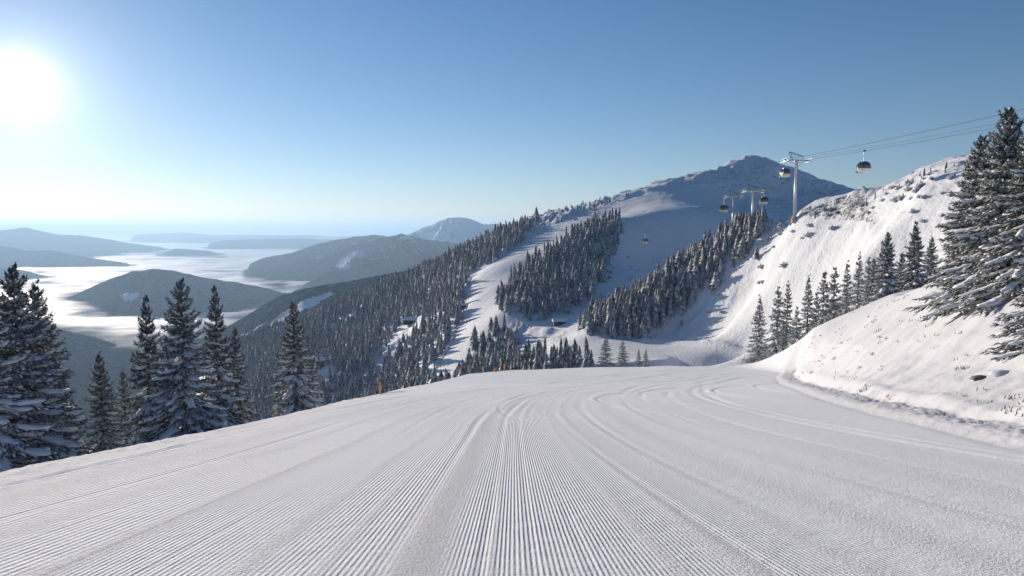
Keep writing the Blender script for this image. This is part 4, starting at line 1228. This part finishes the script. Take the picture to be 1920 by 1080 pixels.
def make_cabin():
    """origin at the rope grip; the cabin hangs below"""
    root = empty("gondola_cabin", (0, 0, 0))
    W, D, H = 2.3, 2.1, 2.3; z1 = -2.35; z0 = z1 - H
    # rounded shell profile (bulging at mid height), as rings
    lv = [(0.0, 0.66), (0.05, 0.80), (0.17, 0.91), (0.36, 1.0), (0.62, 0.99), (0.84, 0.86), (0.95, 0.72), (1.0, 0.5)]
    def ring(f, k, push=0.0):
        P = []
        n = 32
        for i in range(n):
            a = 2 * pi * i / n; ca, sa = cos(a), sin(a); e = 2 / 4.5
            P.append(((W / 2 * k + push) * math.copysign(abs(ca) ** e, ca), (D / 2 * k + push) * math.copysign(abs(sa) ** e, sa), z0 + f * H))
        return P
    def shell(name, fs, mat, push=0.0, cap0=False, cap1=False, parent=root):
        fl = [q[0] for q in lv]; kl = [q[1] for q in lv]
        R = [ring(f, float(np.interp(f, fl, kl)), push) for f in fs]; n = 32
        V = [p for r in R for p in r]; Fc = [(i * n + k, i * n + (k + 1) % n, (i + 1) * n + (k + 1) % n, (i + 1) * n + k) for i in range(len(R) - 1) for k in range(n)]
        if cap0: Fc.append(tuple(range(n))[::-1])
        if cap1: Fc.append(tuple((len(R) - 1) * n + k for k in range(n)))
        mb = MB(); mb.add(V, Fc); return mb.build(name, mat, parent, smooth=False)
    body = shell("body", [0.0, 0.03, 0.05, 0.1, 0.17, 0.25, 0.36], M_CABIN, cap0=True, cap1=True)
    shell("waist_panel", [0.36, 0.42, 0.48], M_CABIN_DARK, 0.012)
    shell("window", [0.48, 0.55, 0.62, 0.7, 0.78, 0.84], M_GLASS, -0.01)
    shell("roof", [0.84, 0.9, 0.95, 1.0], M_CABIN_DARK, 0.01, cap0=True, cap1=True)
    for (sx, sy) in ((1, 1), (1, -1), (-1, 1), (-1, -1)):
        mb = MB(); pts = []
        for f, k in ((0.36, 1.0), (0.62, 0.99), (0.84, 0.86)):
            pts.append((sx * W / 2 * k * 0.93, sy * D / 2 * k * 0.93, z0 + f * H))
        mb.tube(pts, 0.05, 6); mb.build("corner_post", M_CABIN_DARK, root)
    mb = MB()
    for s in (-1, 1):
        mb.box((s * 0.02, -D / 2 * 0.995, z0 + 0.62 * H), (0.03, 0.05, 0.5 * H)) ; mb.box((s * 0.55, -D / 2 * 0.985, z0 + 0.62 * H), (0.04, 0.05, 0.48 * H))
        mb.box((s * 0.55, D / 2 * 0.985, z0 + 0.62 * H), (0.04, 0.05, 0.48 * H))
    mb.build("door_frame", M_CABIN_DARK, root)
    mb = MB()
    for s in (-1, 1):
        mb.box((s * W * 0.30, -D / 2 - 0.14, z0 + 0.12), (0.5, 0.16, 0.35))
    mb.tube([(-W * 0.4, -D / 2 - 0.1, z0 + 0.03), (W * 0.4, -D / 2 - 0.1, z0 + 0.03)], 0.04, 6)
    mb.build("ski_rack", M_DARKSTEEL, root)
    mb = MB(); mb.tube([(0, 0, z1 - 0.08), (0, 0, z1 + 0.25), (0.02, 0, z1 + 1.0), (0.16, 0, z1 + 1.6), (0.16, 0, -0.35), (0, 0, -0.05)], 0.075, 8)
    mb.box((0, 0, z1 + 0.03), (1.3, 0.5, 0.14))
    mb.build("hanger", M_STEEL, root, smooth=False)
    mb = MB(); mb.box((0, 0, 0.0), (0.95, 0.26, 0.24)); mb.box((0, 0, 0.16), (0.5, 0.2, 0.14)); mb.build("grip", M_DARKSTEEL, root, bevel=0.03)
    return root
cab = make_cabin()
cabs = [(ropeB, 1621, 1.3, "gondola cabin hanging alone in the blue sky right of the tallest tower"),
        (ropeA, 1473, 1.32, "dark gondola cabin hanging just left of the tallest tower"),
        (ropeB, 1433, 1.35, "gondola cabin hanging between the tallest tower and the next one"),
        (ropeA, 1358, 1.45, "gondola cabin hanging left of the leftmost lift tower"),
        (ropeB, 1210, 1.15, "small lone gondola cabin far left, hanging above the shaded valley")]
for q, (rp, u, s, lb) in enumerate(cabs):
    o = cab if q == 0 else copy_tree(cab)
    p, dr = rope_at(rp, u)
    o.location = p; o.rotation_euler = (0, 0, math.atan2(dr.y, dr.x) + pi / 2 + (0.5, 0.1, -0.1, 0.2, 0.1)[q]); o.scale = (s,) * 3
    tag(o, lb, "gondola cabin", "gondola cabins on the cable")

# ------------------------------------------------------------------ buildings
def hut(name, u, v, d, L, W, H, yaw, label, wall=M_WOOD, win=3):
    x, y, z = pix(u, v, d); z = float(ground(x, y)[0]) - 0.4
    root = empty(name, (x, y, z), yaw)
    mb = MB(); mb.box((0, 0, H / 2), (L, W, H)); mb.build("wall", wall, root)
    mb = MB(); rh = W * 0.32
    V = [(-L / 2 - .4, -W / 2 - .5, H - .1), (L / 2 + .4, -W / 2 - .5, H - .1), (L / 2 + .4, W / 2 + .5, H - .1), (-L / 2 - .4, W / 2 + .5, H - .1), (-L / 2 - .4, 0, H + rh), (L / 2 + .4, 0, H + rh)]
    Fq = [(0, 1, 5, 4), (2, 3, 4, 5), (0, 4, 3), (1, 2, 5), (3, 2, 1, 0)]
    mb.add(V, Fq); mb.build("roof", M_TREESNOW, root)
    for k in range(win):
        mb = MB(); mb.box((-L / 2 + (k + 0.5) * L / win, -W / 2 - 0.03, H * 0.55), (L / win * 0.5, 0.08, H * 0.35)); mb.build("window", M_GLASS, root)
    mb = MB(); mb.box((L / 2 + 0.03, 0, H * 0.36), (0.08, 1.2, H * 0.7)); mb.build("door", M_CABIN_DARK, root)
    tag(root, label, "building")
    return root
hut("valley_station", 1050, 606, 345, 7.0, 4, 2.0, radians(8), "low dark lift station in the snow where the far ski runs meet")
hut("summit_lodge", 1272, 352, 775, 12, 7, 4.0, radians(-5), "small brown building on the skyline at the top of the far run", M_ROCK)
hut("mountain_hut", 612, 700, 520, 14, 8, 4.5, radians(20), "snow-roofed hut in the clearing low in the wide forest")
hut("mountain_hut", 770, 603, 560, 10, 7, 4, radians(-12), "snow-roofed hut in the upper clearing of the wide forest, left of its neighbour")
hut("mountain_hut", 798, 606, 560, 9, 6, 4, radians(10), "snow-roofed hut in the upper clearing of the wide forest, the right one")
hut("mountain_hut", 868, 560, 452, 5, 4, 2.6, radians(10), "tiny hut under the trees at the left edge of the far run")

# ------------------------------------------------------------------ marker poles
def pole(u, v, d, H, r, label, name="marker_pole", mat=None, top_=True):
    x, y, z = pix(u, v, d); z = float(ground(x, y)[0])
    root = empty(name, (x, y, z - 0.3))
    mb = MB(); mb.tube([(0, 0, 0), (0, 0, H * 0.72)], r, 8); mb.build("shaft", mat or M_ORANGE, root)
    mb = MB(); mb.tube([(0, 0, H * 0.72), (0, 0, H + .3)], r * 1.25, 8); mb.build("cap_sleeve", M_ORANGE, root)
    tag(root, label, "pole"); return root
pole(713, 741, 40, 0.72, 0.045, "slim orange marker pole on the left edge of the piste")
pole(946, 704, 84, 0.9, 0.09, "taller of two orange poles on the brow of the piste")
pole(928, 706, 82, 0.35, 0.13, "short orange post on the brow, left of the taller orange pole")
for q, (u, d) in enumerate(((1302, 196), (1318, 197), (1345, 199), (1372, 200), (1384, 201))):
    x, y, z = pix(u, 690, d); z = float(ground(x, y)[0])
    mb = MB(); mb.tube([(0, 0, -0.3), (0, 0, 1.8)], 0.05, 6); mb.box((0, 0, 1.7), (0.14, 0.05, 0.25))
    o = mb.build("fence_stake", M_WOOD); o.location = (x, y, z); tag(o, "thin dark stake in the snow along the near side of the lower road", "stake", "stakes along the lower road")

# ------------------------------------------------------------------ haze
HZ = 200000.0; zt, zb = 330.0, -700.0
mb = MB(); mb.box((0, 0, (zt + zb) / 2), (2 * HZ, 2 * HZ, zt - zb))
M_HAZE = bpy.data.materials.new("haze_air"); M_HAZE.use_nodes = True
n, l = M_HAZE.node_tree.nodes, M_HAZE.node_tree.links
n.clear(); out = n.new("ShaderNodeOutputMaterial"); pv = n.new("ShaderNodeVolumePrincipled")
pv.inputs["Color"].default_value = (0.47, 0.71, 1.0, 1)
pv.inputs["Density"].default_value = 6.4e-5
pv.inputs["Anisotropy"].default_value = 0.34
l.new(pv.outputs[0], out.inputs["Volume"])
hz = mb.build("haze", M_HAZE); tag(hz, "pale bluish haze in the air over the valleys", "haze", kind="stuff")
